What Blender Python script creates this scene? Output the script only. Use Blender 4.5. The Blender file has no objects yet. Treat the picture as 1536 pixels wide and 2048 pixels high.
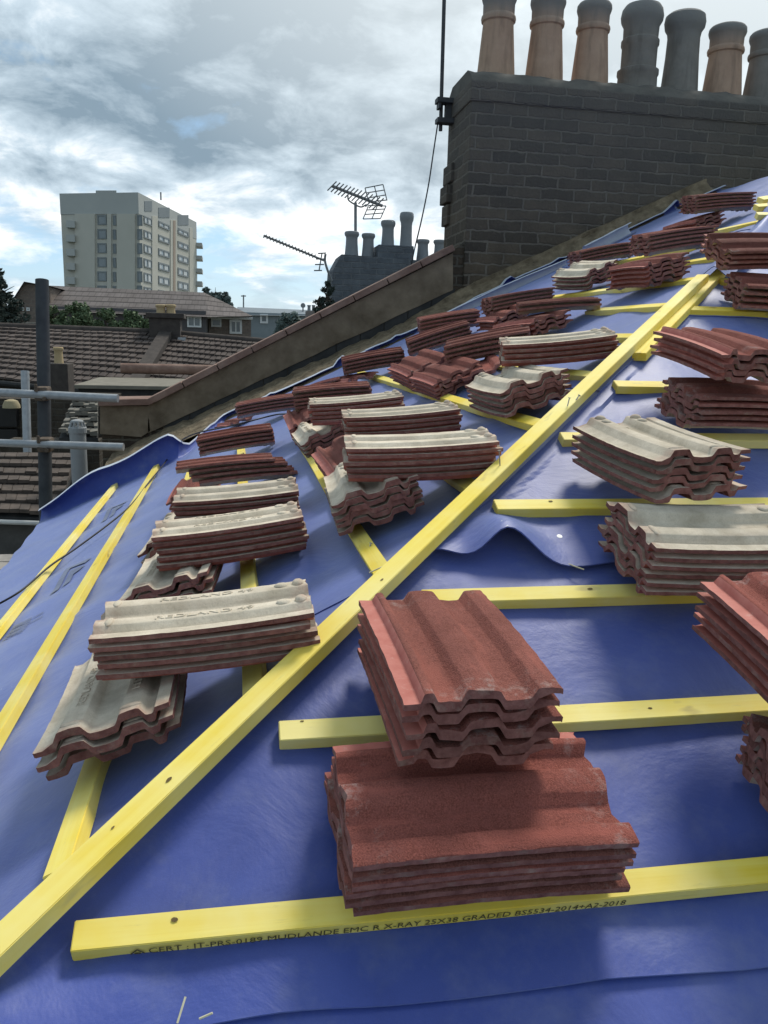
import bpy, bmesh, math, random
from mathutils import Vector, Matrix, noise
random.seed(7)
sc = bpy.context.scene
col = sc.collection
V = Vector
# ------------------------------------------------------------------ frame of the place
P = 0.436918                      # roof pitch (25 degrees)
G = 0.305                         # batten gauge
TP = math.tan(P); CP = math.cos(P); SP_ = math.sin(P)
CAM = V((0.27445, -0.97934, 0.74405)); YAW, PIT, ROL = 0.18253, -0.20657, 0.02782
FOC = 1637.5                      # focal length in pixels of a 1536 wide frame
_f = V((math.sin(YAW)*math.cos(PIT), math.cos(YAW)*math.cos(PIT), math.sin(PIT)))
_r = V((math.cos(YAW), -math.sin(YAW), 0)); _u = _r.cross(_f)
R_ = _r*math.cos(ROL)+_u*math.sin(ROL); U_ = -_r*math.sin(ROL)+_u*math.cos(ROL)
NR = V((0, -SP_, CP)); NL = V((-SP_, 0, CP)); NH = (NR+NL).normalized()
UR = V((1, 0, 0)); VR = V((0, CP, SP_)); UL = V((CP, 0, SP_)); VL = V((0, 1, 0))
def ray(x, y): return R_*((x-768)/FOC) - U_*((y-1024)/FOC) + _f
def on(x, y, n, h=0.0):
    d = ray(x, y); return CAM + d*((h-n.dot(CAM))/n.dot(d))
def atY(x, y, Y):
    d = ray(x, y); return CAM + d*((Y-CAM.y)/d.y)
def atD(x, y, D): return CAM + ray(x, y)*D
def onwall(x, y, A, B):           # on the upright plane through A and B
    n = V((B.y-A.y, A.x-B.x, 0)); d = ray(x, y); return CAM + d*(n.dot(A-CAM)/n.dot(d))
def roofz(x, y): return min(x, y)*TP

# ------------------------------------------------------------------ object helpers
def tag(o, label=None, cat=None, group=None, kind=None):
    if label: o['label'] = label
    if cat: o['category'] = cat
    if group: o['group'] = group
    if kind: o['kind'] = kind
    return o
def link(name, me, mats=(), parent=None):
    o = bpy.data.objects.new(name, me); col.objects.link(o)
    for m in (mats if isinstance(mats, (list, tuple)) else [mats]):
        me.materials.append(m)
    if parent: o.parent = parent
    return o
def empty(name, loc=(0,0,0)):
    o = bpy.data.objects.new(name, None); o.empty_display_size = .1
    o.location = loc; col.objects.link(o); return o
def sub(o, parent):               # parent without moving
    o.parent = parent; o.matrix_parent_inverse = Matrix.Translation(-V(parent.location)); return o
class MB:
    def __init__(s): s.v = []; s.f = []; s.m = []
    def quad(s, pts, m=0):
        i = len(s.v); s.v += [tuple(p) for p in pts]; s.f.append(tuple(range(i, i+len(pts)))); s.m.append(m)
    def box(s, c, X, Y, Z, m=0, mt=None):          # half vectors
        c = V(c); X = V(X); Y = V(Y); Z = V(Z); i = len(s.v)
        for a in (-1,1):
            for b in (-1,1):
                for d in (-1,1): s.v.append(tuple(c+X*a+Y*b+Z*d))
        for q in ((0,1,3,2),(4,6,7,5),(0,4,5,1),(2,3,7,6),(0,2,6,4),(1,5,7,3)):
            s.f.append(tuple(i+k for k in q)); s.m.append(m)
    def abox(s, x0, x1, y0, y1, z0, z1, m=0):
        s.box(((x0+x1)/2,(y0+y1)/2,(z0+z1)/2), ((x1-x0)/2,0,0), (0,(y1-y0)/2,0), (0,0,(z1-z0)/2), m)
    def prism(s, poly, off, m=0):                   # polygon extruded by off
        n = len(poly); i = len(s.v); off = V(off)
        s.v += [tuple(V(p)) for p in poly] + [tuple(V(p)+off) for p in poly]
        s.f.append(tuple(range(i, i+n))); s.m.append(m)
        s.f.append(tuple(range(i+2*n-1, i+n-1, -1))); s.m.append(m)
        for k in range(n):
            j = (k+1) % n; s.f.append((i+j, i+k, i+n+k, i+n+j)); s.m.append(m)
    def tube(s, pts, r, seg=10, m=0, caps=True):
        pts = [V(p) for p in pts]; rings = []; prev = None
        for k, p in enumerate(pts):
            t = ((pts[min(k+1,len(pts)-1)]-pts[max(k-1,0)])).normalized()
            a = t.cross(V((0,0,1)))
            if a.length < .05: a = t.cross(V((1,0,0)))
            a.normalize()
            if prev is not None and a.dot(prev) < 0: a = -a
            prev = a; b = t.cross(a); rr = r[k] if isinstance(r, (list,tuple)) else r
            i = len(s.v)
            for q in range(seg):
                w = 2*math.pi*q/seg; s.v.append(tuple(p+a*rr*math.cos(w)+b*rr*math.sin(w)))
            rings.append(i)
        for k in range(len(rings)-1):
            for q in range(seg):
                w = (q+1) % seg; s.f.append((rings[k]+q, rings[k]+w, rings[k+1]+w, rings[k+1]+q)); s.m.append(m)
        if caps:
            s.f.append(tuple(rings[0]+q for q in range(seg-1,-1,-1))); s.m.append(m)
            s.f.append(tuple(rings[-1]+q for q in range(seg))); s.m.append(m)
    def lathe(s, base, prof, seg=24, m=0, axis=V((0,0,1)), ox=V((1,0,0)), jit=0):
        base = V(base); oy = axis.cross(ox); rings = []
        for (r, z) in prof:
            i = len(s.v); rings.append(i)
            for q in range(seg):
                w = 2*math.pi*q/seg; rr = r*(1+jit*noise.noise(V((q*.7, z*9, base.x))))
                s.v.append(tuple(base+axis*z+ox*rr*math.cos(w)+oy*rr*math.sin(w)))
        for k in range(len(rings)-1):
            for q in range(seg):
                w = (q+1) % seg; s.f.append((rings[k]+q, rings[k]+w, rings[k+1]+w, rings[k+1]+q)); s.m.append(m)
        s.f.append(tuple(rings[0]+q for q in range(seg-1,-1,-1))); s.m.append(m)
        s.f.append(tuple(rings[-1]+q for q in range(seg))); s.m.append(m)
    def mesh(s, name, smooth=False):
        me = bpy.data.meshes.new(name); me.from_pydata(s.v, [], s.f)
        me.polygons.foreach_set('material_index', s.m)
        if smooth: me.polygons.foreach_set('use_smooth', [True]*len(s.f))
        me.update(); return me
    def build(s, name, mats, parent=None, smooth=False, bevel=0, fix=True):
        me = s.mesh(name, smooth)
        if fix:
            bm = bmesh.new(); bm.from_mesh(me); bmesh.ops.recalc_face_normals(bm, faces=bm.faces)
            if bevel:
                bmesh.ops.bevel(bm, geom=[e for e in bm.edges], offset=bevel, segments=2, affect='EDGES', profile=.6)
            bm.to_mesh(me); bm.free()
        o = link(name, me, mats)
        if smooth: smooth_by_angle(me)
        if parent: sub(o, parent)
        return o
def smooth_by_angle(me, ang=.7):
    bm = bmesh.new(); bm.from_mesh(me)
    for e in bm.edges:
        e.smooth = not (len(e.link_faces) == 2 and e.calc_face_angle(0) > ang)
    for f in bm.faces: f.smooth = True
    bm.to_mesh(me); bm.free()

# ------------------------------------------------------------------ materials
class N:                                           # tiny node builder
    def __init__(s, name, rough=.8, spec=.3):
        s.m = bpy.data.materials.new(name); s.m.use_nodes = True; s.t = s.m.node_tree
        s.b = s.t.nodes['Principled BSDF']; s.set(s.b, 'Roughness', rough); s.set(s.b, 'Specular IOR Level', spec)
        s.tc = s.t.nodes.new('ShaderNodeTexCoord'); s.oi = s.t.nodes.new('ShaderNodeObjectInfo')
    def set(s, n, k, v):
        if isinstance(v, bpy.types.NodeSocket): s.t.links.new(v, n.inputs[k])
        else: n.inputs[k].default_value = v
    def coord(s, kind='Object', scale=(1,1,1), rnd=True, rot=(0,0,0)):
        mp = s.t.nodes.new('ShaderNodeMapping'); s.t.links.new(s.tc.outputs[kind], mp.inputs['Vector'])
        mp.inputs['Scale'].default_value = scale; mp.inputs['Rotation'].default_value = rot
        if rnd:
            x = s.t.nodes.new('ShaderNodeVectorMath'); x.operation = 'SCALE'; x.inputs[0].default_value = (37, 19, 53)
            s.t.links.new(s.oi.outputs['Random'], x.inputs['Scale']); s.t.links.new(x.outputs[0], mp.inputs['Location'])
        return mp.outputs[0]
    def noise(s, vec, scale, detail=4, rough=.55, dist=0):
        n = s.t.nodes.new('ShaderNodeTexNoise'); s.set(n,'Vector',vec); s.set(n,'Scale',scale); s.set(n,'Detail',detail)
        s.set(n,'Roughness',rough); s.set(n,'Distortion',dist); return n.outputs['Fac']
    def ramp(s, fac, stops):
        r = s.t.nodes.new('ShaderNodeValToRGB'); s.set(r,'Fac',fac); e = r.color_ramp.elements
        while len(e) < len(stops): e.new(.5)
        for k, (p, c) in enumerate(stops):
            e[k].position = p; e[k].color = (c,c,c,1) if isinstance(c,(int,float)) else (*c,1)
        return r.outputs[0]
    def mix(s, fac, a, b, mode='MIX'):
        n = s.t.nodes.new('ShaderNodeMix'); n.data_type = 'RGBA'; n.blend_type = mode; n.clamp_factor = True
        s.set(n,0,fac)
        for k, v in ((6,a),(7,b)): s.set(n,k,(*v,1) if isinstance(v,tuple) else v)
        return n.outputs[2]
    def math(s, op, a, b=0.0):
        n = s.t.nodes.new('ShaderNodeMath'); n.operation = op; s.set(n,0,a); s.set(n,1,b); return n.outputs[0]
    def sep(s, vec):
        n = s.t.nodes.new('ShaderNodeSeparateXYZ'); s.t.links.new(vec, n.inputs[0]); return n.outputs
    def value(s, c, lo=.8, hi=1.2):                # vary brightness per object
        f = s.math('MULTIPLY_ADD', s.oi.outputs['Random'], hi-lo); f.node.inputs[2].default_value = lo
        n = s.t.nodes.new('ShaderNodeVectorMath'); n.operation = 'SCALE'; s.set(n,0,c); s.t.links.new(f, n.inputs['Scale'])
        return n.outputs[0]
    def bump(s, h, dist=.002, strength=.6):
        b = s.t.nodes.new('ShaderNodeBump'); s.set(b,'Height',h); s.set(b,'Distance',dist); s.set(b,'Strength',strength)
        s.t.links.new(b.outputs[0], s.b.inputs['Normal'])
    def color(s, c): s.set(s.b,'Base Color',(*c,1) if isinstance(c,tuple) else c); return s.m
M = {}
def tile_top():
    n = N('tile_granules', .92, .2); c = n.coord()
    big = n.noise(c, 9, 3); fine = n.noise(c, 420, 2, .7); mid = n.noise(c, 70, 4, .65)
    base = n.mix(n.ramp(fine, [(.35,0),(.68,1)]), (.145,.043,.034), (.31,.103,.08))
    base = n.mix(n.ramp(mid, [(.4,0),(.7,.55)]), base, (.26,.09,.075))
    st = n.noise(n.coord(scale=(26,4,20)), 1.0, 5, .6, .4)
    base = n.mix(n.ramp(st, [(.52,0),(.66,.6)]), base, (.36,.11,.085))
    x,y,z = n.sep(n.tc.outputs['Object'])
    end = n.ramp(n.math('ABSOLUTE', y), [(.0,.0),(.125,.0),(.19,1.0)])
    wn = n.ramp(n.noise(c, 24, 6, .75), [(.53,0),(.72,.75)])
    base = n.mix(n.math('MULTIPLY', end, wn), base, (.5,.41,.38))
    base = n.mix(n.ramp(big, [(.35,.5),(.6,0)]), base, n.mix(1, base, (.62,.6,.6), 'MULTIPLY'))
    n.bump(n.math('ADD', fine, n.math('MULTIPLY', mid, .8)), .0022, .9)
    return n.color(n.value(n.mix(n.math('FRACT', n.math('MULTIPLY', n.oi.outputs['Random'], 7.3)), base, n.mix(1, base, (.92,1.12,1.12), 'MULTIPLY')), .68, 1.2))
def tile_strip():
    n = N('tile_smooth', .75, .35); c = n.coord()
    b = n.mix(n.ramp(n.noise(c, 30, 5, .6), [(.35,0),(.7,1)]), (.46,.14,.11), (.56,.21,.17))
    b = n.mix(n.ramp(n.noise(c, 60, 6, .7), [(.6,0),(.78,.7)]), b, (.55,.42,.37))
    n.bump(n.noise(c, 160, 4), .001, .4); return n.color(n.value(b, .7, 1.05))
def tile_under():
    n = N('tile_underside', .9, .2); c = n.coord()
    b = n.mix(n.ramp(n.noise(c, 16, 6, .62), [(.3,0),(.7,1)]), (.49,.425,.325), (.76,.68,.555))
    b = n.mix(n.ramp(n.noise(c, 300, 2), [(.5,0),(.75,.25)]), b, (.25,.21,.17))
    st = n.noise(n.coord(scale=(30,3,20)), 1.0, 5, .6)
    b = n.mix(n.ramp(st, [(.5,0),(.72,.4)]), b, (.33,.25,.2))
    x,y,z = n.sep(n.tc.outputs['Object'])
    end = n.ramp(n.math('ABSOLUTE', y), [(.0,.0),(.15,.0),(.19,.6)])
    b = n.mix(n.math('MULTIPLY', end, n.ramp(n.noise(c,40,4),[(.35,0),(.6,1)])), b, (.35,.17,.13))
    n.bump(n.noise(c, 120, 6, .65), .0018, .55); return n.color(n.value(b, .85, 1.1))
def tile_edge():
    n = N('tile_edge', .92, .2); c = n.coord()
    b = n.mix(n.ramp(n.noise(c, 55, 6, .65), [(.33,0),(.7,1)]), (.17,.068,.06), (.32,.15,.13))
    b = n.mix(n.ramp(n.noise(c, 24, 6, .7), [(.54,0),(.74,.65)]), b, (.36,.27,.22))
    n.bump(n.noise(c, 190, 5, .7), .0025, .9); return n.color(n.value(b, .75, 1.2))
M['ttop'], M['tstrip'], M['tunder'], M['tedge'] = tile_top(), tile_strip(), tile_under(), tile_edge()
def timber():
    n = N('treated_timber', .62, .35)
    g = n.noise(n.coord(scale=(1.6,38,38)), 1.0, 6, .6, .6)
    b = n.mix(n.ramp(g, [(.32,0),(.72,1)]), (.90,.66,.05), (.97,.81,.17))
    k = n.noise(n.coord(scale=(9,26,26)), 1.0, 3, .5)
    b = n.mix(n.ramp(k, [(.66,0),(.76,.75)]), b, (.42,.30,.07))
    b = n.mix(n.ramp(n.noise(n.coord(), 3.3, 5), [(.42,0),(.66,.8)]), b, (.96,.86,.38))
    b = n.mix(n.ramp(n.noise(n.coord(scale=(6,40,40)), 2.0, 5,.7), [(.62,0),(.75,.35)]), b, (.38,.33,.17))
    n.bump(g, .0012, .5); return n.color(n.value(b, .9, 1.06))
M['timber'] = timber()
def membrane(name, c1, c2, rough=.5):
    n = N(name, rough, .4); c = n.coord('Object', rnd=False)
    b = n.mix(n.ramp(n.noise(c, 3.2, 5, .6), [(.3,0),(.7,1)]), c1, c2)
    b = n.mix(n.ramp(n.noise(c, 900, 2), [(.4,0),(.7,.25)]), b, tuple(min(1,v*1.5) for v in c2))
    b = n.mix(n.ramp(n.noise(c, 7, 6, .7), [(.50,0),(.8,.28)]), b, (.30,.32,.38))
    b = n.mix(n.ramp(n.noise(c, 2.1, 5, .6, 1.2), [(.40,.45),(.52,0)]), b, n.mix(1, b, (.62,.64,.72), 'MULTIPLY'))
    v = n.t.nodes.new('ShaderNodeTexVoronoi'); n.set(v,'Vector',c); n.set(v,'Scale',48.0)
    b = n.mix(n.ramp(v.outputs['Distance'], [(.0,.6),(.03,0)]), b, (.5,.48,.45))
    n.set(n.b, 'Sheen Weight', .42); n.set(n.b, 'Sheen Roughness', .6); n.set(n.b, 'Sheen Tint', (.68,.8,1,1))
    h = n.math('ADD', n.noise(c, 5, 5, .6, .6), n.math('MULTIPLY', n.noise(n.coord('Object', (1,1,1), False), 260, 3, .7), .035))
    n.bump(h, .016, .36); return n.color(b)
M['mem'] = membrane('blue_membrane', (.028,.053,.285), (.043,.077,.355))
M['memdark'] = membrane('membrane_print', (.012,.018,.09), (.016,.025,.11))
M['memunder'] = membrane('membrane_underside', (.42,.46,.52), (.58,.6,.64), .6)
def simple(name, c1, c2, scale=20, rough=.8, bump=0.0, spec=.3, rnd=False, lo=1., hi=1., metal=0.):
    n = N(name, rough, spec); c = n.coord('Object', rnd=rnd); f = n.noise(c, scale, 6, .62)
    b = n.mix(n.ramp(f, [(.3,0),(.7,1)]), c1, c2)
    if bump: n.bump(f, bump, .7)
    if metal: n.set(n.b, 'Metallic', metal)
    return n.color(n.value(b, lo, hi) if lo != hi else b)
def brick(name, c1, c2, mortar, bw, bh, ms=.012, haze_top=None, off=(0,0,0), zramp=None, bump=.02):
    n = N(name, .92, .15)
    x,y,z = n.sep(n.tc.outputs['Object'])
    cb = n.t.nodes.new('ShaderNodeCombineXYZ'); n.set(cb,0,n.math('ADD', x, y)); n.set(cb,1,z)
    wob = n.t.nodes.new('ShaderNodeVectorMath'); wob.operation='ADD'; n.t.links.new(cb.outputs[0], wob.inputs[0])
    nz = n.t.nodes.new('ShaderNodeTexNoise'); n.set(nz,'Vector',n.tc.outputs['Object']); n.set(nz,'Scale',14.0)
    sc_ = n.t.nodes.new('ShaderNodeVectorMath'); sc_.operation='SCALE'; n.t.links.new(nz.outputs['Color'], sc_.inputs[0]); sc_.inputs['Scale'].default_value = bh*.34
    n.t.links.new(sc_.outputs[0], wob.inputs[1])
    bt = n.t.nodes.new('ShaderNodeTexBrick'); n.t.links.new(wob.outputs[0], bt.inputs['Vector'])
    for k, v in (('Color1',(*c1,1)),('Color2',(*c2,1)),('Mortar',(*mortar,1)),('Scale',1.0),('Mortar Size',ms),('Mortar Smooth',.35),('Bias',0.0),('Brick Width',bw),('Row Height',bh)): n.set(bt,k,v)
    c = n.coord('Object', rnd=False); b = bt.outputs['Color']
    b = n.mix(n.ramp(n.noise(c, 5, 6, .7), [(.35,0),(.7,.7)]), b, n.mix(1, b, (.45,.45,.47), 'MULTIPLY'))
    b = n.mix(n.ramp(n.noise(c, 22, 6, .7), [(.55,0),(.8,.5)]), b, mortar)
    if haze_top:
        zz = n.math('MULTIPLY', n.math('DIVIDE', n.math('SUBTRACT', z, haze_top[0]), haze_top[1]-haze_top[0]), haze_top[3])
        b = n.mix(zz, b, haze_top[2])  # fades the brick with height toward a painted haze tone
    n.bump(n.math('ADD', n.math('MULTIPLY', bt.outputs['Fac'], -1.0), n.math('MULTIPLY', n.noise(c, 45, 6, .7), .8)), bump, .8)
    return n.color(b)
def rooftiles(name, c1, c2, course, width, spots=.0, rot=0.0):     # rows by world height, columns by x
    n = N(name, .9, .2); c = n.coord('Object', rnd=False)
    x,y,z = n.sep(n.tc.outputs['Object'])
    row = n.math('DIVIDE', z, course); fr = n.math('FRACT', row); fl = n.math('FLOOR', row)
    colm = n.math('FRACT', n.math('ADD', n.math('DIVIDE', n.math('ADD', x, n.math('MULTIPLY', y, rot)), width), n.math('MULTIPLY', fl, .5)))
    b = n.mix(n.ramp(n.noise(c, 1.7, 7, .7), [(.3,0),(.7,1)]), c1, c2)
    w = n.t.nodes.new('ShaderNodeTexWhiteNoise'); w.noise_dimensions = '2D'
    cb = n.t.nodes.new('ShaderNodeCombineXYZ'); n.set(cb,0,n.math('FLOOR', n.math('DIVIDE', x, width))); n.set(cb,1,fl); n.t.links.new(cb.outputs[0], w.inputs['Vector'])
    b = n.mix(n.math('MULTIPLY', w.outputs['Value'], .45), b, n.mix(1, b, (.5,.48,.46), 'MULTIPLY'))
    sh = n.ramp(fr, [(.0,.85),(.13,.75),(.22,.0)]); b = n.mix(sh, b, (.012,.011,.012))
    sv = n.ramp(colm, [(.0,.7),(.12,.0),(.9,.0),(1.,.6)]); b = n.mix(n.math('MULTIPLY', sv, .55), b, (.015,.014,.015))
    if spots:
        b = n.mix(n.ramp(n.noise(c, 3.1, 2, .9), [(1-spots,0),(1-spots+.02,.9)]), b, (.45,.45,.43))
    n.bump(n.math('ADD', fr, n.math('MULTIPLY', colm, .3)), .05, .5)
    return n.color(b)
def leafmat(name, c1, c2):
    n = N(name, .75, .25); g = n.t.nodes.new('ShaderNodeNewGeometry')
    b = n.mix(g.outputs['Random Per Island'], c1, c2); n.set(n.b, 'Transmission Weight', 0.0)
    return n.color(b)
# ================================================================== OUR ROOF
# the house carrying the roof
house = empty('terraced_house', (1.8, 2.5, -6.5))
tag(house, 'house under the roof that is stripped and covered with blue underlay', 'house')
M['stock'] = brick('stock_brick', (.20,.15,.10), (.13,.10,.075), (.22,.20,.17), .225, .075)
M['board'] = simple('deck_board', (.14,.10,.06), (.22,.17,.11), 9, .85, .002)
mb = MB()
D0 = .075
def rz(x, y): return (x, y, roofz(x, y)-D0)
X0, Y0, X1, Y1 = -.84, -.84, 4.9, 6.5
hp = [(X0,Y0), (X1,X1)]
mb.quad([rz(X0,Y0), rz(X1,Y0), rz(X1,X1)]); mb.quad([rz(X0,Y0), rz(X1,X1), rz(X1,Y1), rz(X0,Y1)])
mb.build('roof_deck', M['board'], house)
mb = MB()
zl = roofz(X0,Y0)-.16
mb.abox(X0+.08, X1-.05, Y0+.08, Y1-.02, -6.5, zl)
mb.build('wall', M['stock'], house)

def zoff(x, y, h): return roofz(x, y) + h/CP
def wr(x, y, a=1.0):
    q, w_ = (x, y) if x > y else (y, x)                 # rafters run up each slope
    sag = -.011*math.sin(math.pi*q/.42+.6)**2*(.6+.8*noise.noise(V((q*.8, w_*1.1, 31)))) if abs(x-y) > .05 else 0
    rid = 1-abs(noise.noise(V((x*2.6+.6*y, y*3.4-.5*x, 17))))*2
    v = sag + .006*max(0, rid-.70) + .0055*noise.noise(V((x*1.7, y*1.7, 3))) + .003*noise.noise(V((x*5, y*4, 9))) + .0014*noise.noise(V((x*14, y*11, 5)))
    return a*v
def sheet(name, label, fn, nu, nv, parent=None):
    mb = MB(); g = [[V(fn(i/nu, j/nv)) for j in range(nv+1)] for i in range(nu+1)]
    for i in range(nu+1):
        for j in range(nv+1): mb.v.append(tuple(g[i][j]))
    n0 = len(mb.v)
    for i in range(nu+1):
        for j in range(nv+1):
            a = g[min(i+1,nu)][j]-g[max(i-1,0)][j]; b = g[i][min(j+1,nv)]-g[i][max(j-1,0)]
            n = a.cross(b); n = n.normalized() if n.length > 1e-9 else V((0,0,1))
            mb.v.append(tuple(g[i][j]-n*.0030))
    W = nv+1
    for i in range(nu):
        for j in range(nv):
            q = (i*W+j, (i+1)*W+j, (i+1)*W+j+1, i*W+j+1)
            mb.f.append(q); mb.m.append(0)
            mb.f.append(tuple(n0+k for k in reversed(q))); mb.m.append(1)
    edge = [(i*W, (i+1)*W) for i in range(nu)] + [((i+1)*W+nv, i*W+nv) for i in range(nu)] \
         + [(j+1, j) for j in range(nv)] + [(nu*W+j, nu*W+j+1) for j in range(nv)]
    for a, b in edge: mb.f.append((b, a, n0+a, n0+b)); mb.m.append(0)
    o = mb.build(name, [M['mem'], M['memunder']], None, smooth=True, fix=False)
    return tag(o, label, 'roofing underlay')
ss = lambda a, b, x: (lambda t: t*t*(3-2*t))(max(0., min(1., (x-a)/(b-a))))
HB = -.0255
def r1(u, v):
    y = -.86+.84*v; x = max(y, -.84)+(4.7-max(y,-.84))*u**1.5
    return (x, y, zoff(x, y, HB-.004+wr(x,y,.8)))
sheet('underlay_sheet', 'lowest strip of blue underlay along the bottom of the picture', r1, 90, 26)
def r2(u, v):
    e = .004*math.sin(u*9)
    y = -.116+e*(1-v)+(1.0+.116)*v; x = y-.02+(4.7-y)*u**1.5
    lift = .006*math.exp(-v*14)*(1+noise.noise(V((x*2.3,0,7)))*1.1)
    fold = .010*math.exp(-((x-.10-.45*(y+.1))/.055)**2)*math.exp(-((y+.06)/.12)**2)
    fold += .03*math.exp(-((x+.02)/.10)**2)*math.exp(-((y+.10)/.05)**2)
    return (x, y, zoff(x, y, HB+wr(x,y)+lift+fold))
sheet('underlay_sheet', 'deep blue underlay strip beneath the two front tile stacks', r2, 130, 46)
FX = on(1015, 1045, NR, .04).x
def r3(u, v):
    y = .635+(1.98-.635)*v
    ext = .03+.20*(1-ss(.0,.32,v))
    x = y-ext+(4.7-y+ext)*u**1.6
    k = 1-ss(0,.16,v)
    lift = k*(.062*math.exp(-((x-FX)/.075)**2) + .012*math.exp(-((x-FX-.22)/.12)**2) + .020*math.exp(-((x-.70)/.05)**2)+.004)
    y2 = y + k*(.030*math.exp(-((x-FX)/.06)**2) + .03*ss(.82,.62,x) + .008*math.sin(x*11))
    return (x, y2, zoff(x, y2, HB+.004+wr(x,y,1.2)+lift))
flap = sheet('underlay_sheet', 'blue underlay strip whose loose lower edge curls up beside the diagonal batten', r3, 190, 60)
def r4(u, v):
    y = 1.90+(4.7-1.90)*v; x = y-.03+(4.75-y)*u
    return (x, y, zoff(x, y, HB+.008+wr(x,y,1.5)+.010*math.exp(-v*20)*noise.noise(V((x*3,1,1)))))
sheet('underlay_sheet', 'topmost blue underlay strip of the right slope near the hip end', r4, 50, 50)
def yend(x): return 4.62+1.25*ss(-.12,.22,x)+.40*ss(1.9,2.5,x)
def left(x0a, x1a, h, upk, name, label, nu, nv):
    def fn(u, v):
        xa = x0a+(x1a-x0a)*v
        t = u/.86
        if t <= 1:
            y = xa-.004+(yend(xa)-xa)*t**1.15; up = 0; yy = y
        else:
            w = (u-.86)/.14; y = yend(xa); H = (upk*(1+.25*noise.noise(V((xa*3.1, 4, 2))))+ss(.05,.2,xa)*.28*max(0,noise.noise(V((xa*6.5,3,6)))-.12))*(.4+1.7*ss(.02,.18,-xa))
            H *= .8*(.35+.65*ss(-.98,-.6,xa)) if xa < 0 else 1
            if w < .6: up = H*(w/.6)**1.3; yy = y+.10*(w/.6)**.6
            else:
                q = (w-.6)/.4; up = H+.018*math.sin(q*math.pi*.8); yy = y+.10-(.035+.05*ss(.05,.3,xa)+.05*max(0,noise.noise(V((xa*2.2,8,2))))+.05*ss(.0,.2,-xa))*q
        x = xa
        if xa < -.6: x = xa - max(0, y-3.3)*.085*((-.6-xa)/.3)
        z = zoff(x, max(y, x), h+wr(x, y, 1.3))
        return (x, yy, z+up)
    return sheet(name, label, lambda a, b: fn(b, a), nv, nu)
lowleft = left(-.9, .37, HB+.001, .10, 'underlay_sheet', 'lilac blue underlay strip along the left eaves with printed marks', 130, 40)
left(.30, 1.42, HB+.005, .07, 'underlay_sheet', 'blue underlay strip halfway up the left slope under the tile stacks', 110, 30)
left(1.35, 3.05, HB+.009, .07, 'underlay_sheet', 'upper left blue underlay strip reaching toward the big chimney', 90, 40)
left(2.98, 4.7, HB+.013, .05, 'underlay_sheet', 'topmost underlay strip of the left slope under the highest stacks', 50, 30)
# strip folded over the hip above the diagonal batten
def hipcap(u, v):
    t = 2.20+.95*u; w = -.07+.14*v+.02*noise.noise(V((u*4,v,1)))
    x, y = t+w*.7, t-w*.7
    lift = .02+.05*math.exp(-((v-.5)/.3)**2)*(.5+.5*noise.noise(V((u*5,0,3))))+.07*ss(.7,1,u)
    return (x, y, zoff(x, y, lift))
sheet('hip_strip', 'narrow blue underlay strip curling up over the hip past the diagonal batten', lambda a, b: hipcap(b, a), 12, 40)
# a rolled light strip along the foot of the chimney
def roll(name, label, pts, r, w0=.6, turn=4.6):
    pts = [V(p) for p in pts]; ax = (pts[-1]-pts[0]).normalized(); a = V((0,-1,0)); a = (a-ax*a.dot(ax)).normalized(); b = ax.cross(a)
    def fn(u, v):
        k = u*(len(pts)-1); i = min(int(k), len(pts)-2); p = pts[i].lerp(pts[i+1], k-i)
        ang = w0+turn*v; rr = r*(1+.12*noise.noise(V((u*5, v*3, r*40))))*(1-.10*v)
        return p+a*rr*math.cos(ang)+b*rr*math.sin(ang)
    mb = MB(); nu, nv = 24, 20
    for i in range(nu+1):
        for j in range(nv+1): mb.v.append(tuple(fn(i/nu, j/nv)))
    for i in range(nu):
        for j in range(nv): mb.f.append((i*(nv+1)+j, (i+1)*(nv+1)+j, (i+1)*(nv+1)+j+1, i*(nv+1)+j+1)); mb.m.append(0)
    o = mb.build(name, M['memunder'], None, smooth=True, fix=False); tag(o, label, 'underlay roll')
YW = 6.55
roll('underlay_roll', 'long pale rolled underlay edge along the wall below the chimney, lower one', [atY(885,640,5.75), atY(1000,585,5.8), atY(1138,527,5.85)], .05)
roll('underlay_roll', 'short pale rolled underlay edge higher up against the chimney foot', [atY(1172,503,5.85), atY(1264,456,5.9)], .055)

# printed marks on the left sheet (flat ink, part of the sheet)
def mark(cx, cy, strokes, s):
    c = on(cx, cy, NL, -.0215); mb = MB()
    for (pts, wdt) in strokes:
        for (a, b) in zip(pts[:-1], pts[1:]):
            A = V(a)*s; B = V(b)*s; d = (B-A).normalized(); q = V((-d.y, d.x))*wdt*s/2
            P4 = [A-q-d*wdt*s*.25, B-q+d*wdt*s*.25, B+q+d*wdt*s*.25, A+q-d*wdt*s*.25]
            w4 = []
            for p2 in P4:
                x = c+UL*p2.x+VL*p2.y; w4.append((x.x, x.y, zoff(x.x, x.y, HB+.001+wr(x.x, x.y, 1.3))+.0045))
            # subdivide along the stroke so it follows the sheet
            m_ = 6
            for k in range(m_):
                f0, f1 = k/m_, (k+1)/m_
                def pp(a_, b_, f):
                    e = V(a_).lerp(V(b_), f); return (e.x, e.y, zoff(e.x, e.y, HB+.001+wr(e.x, e.y, 1.3))+.0045)
                mb.quad([pp(w4[0],w4[1],f0), pp(w4[0],w4[1],f1), pp(w4[3],w4[2],f1), pp(w4[3],w4[2],f0)])
    o = mb.build('printed_mark', M['memdark'], None, fix=False); sub(o, lowleft)
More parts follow.
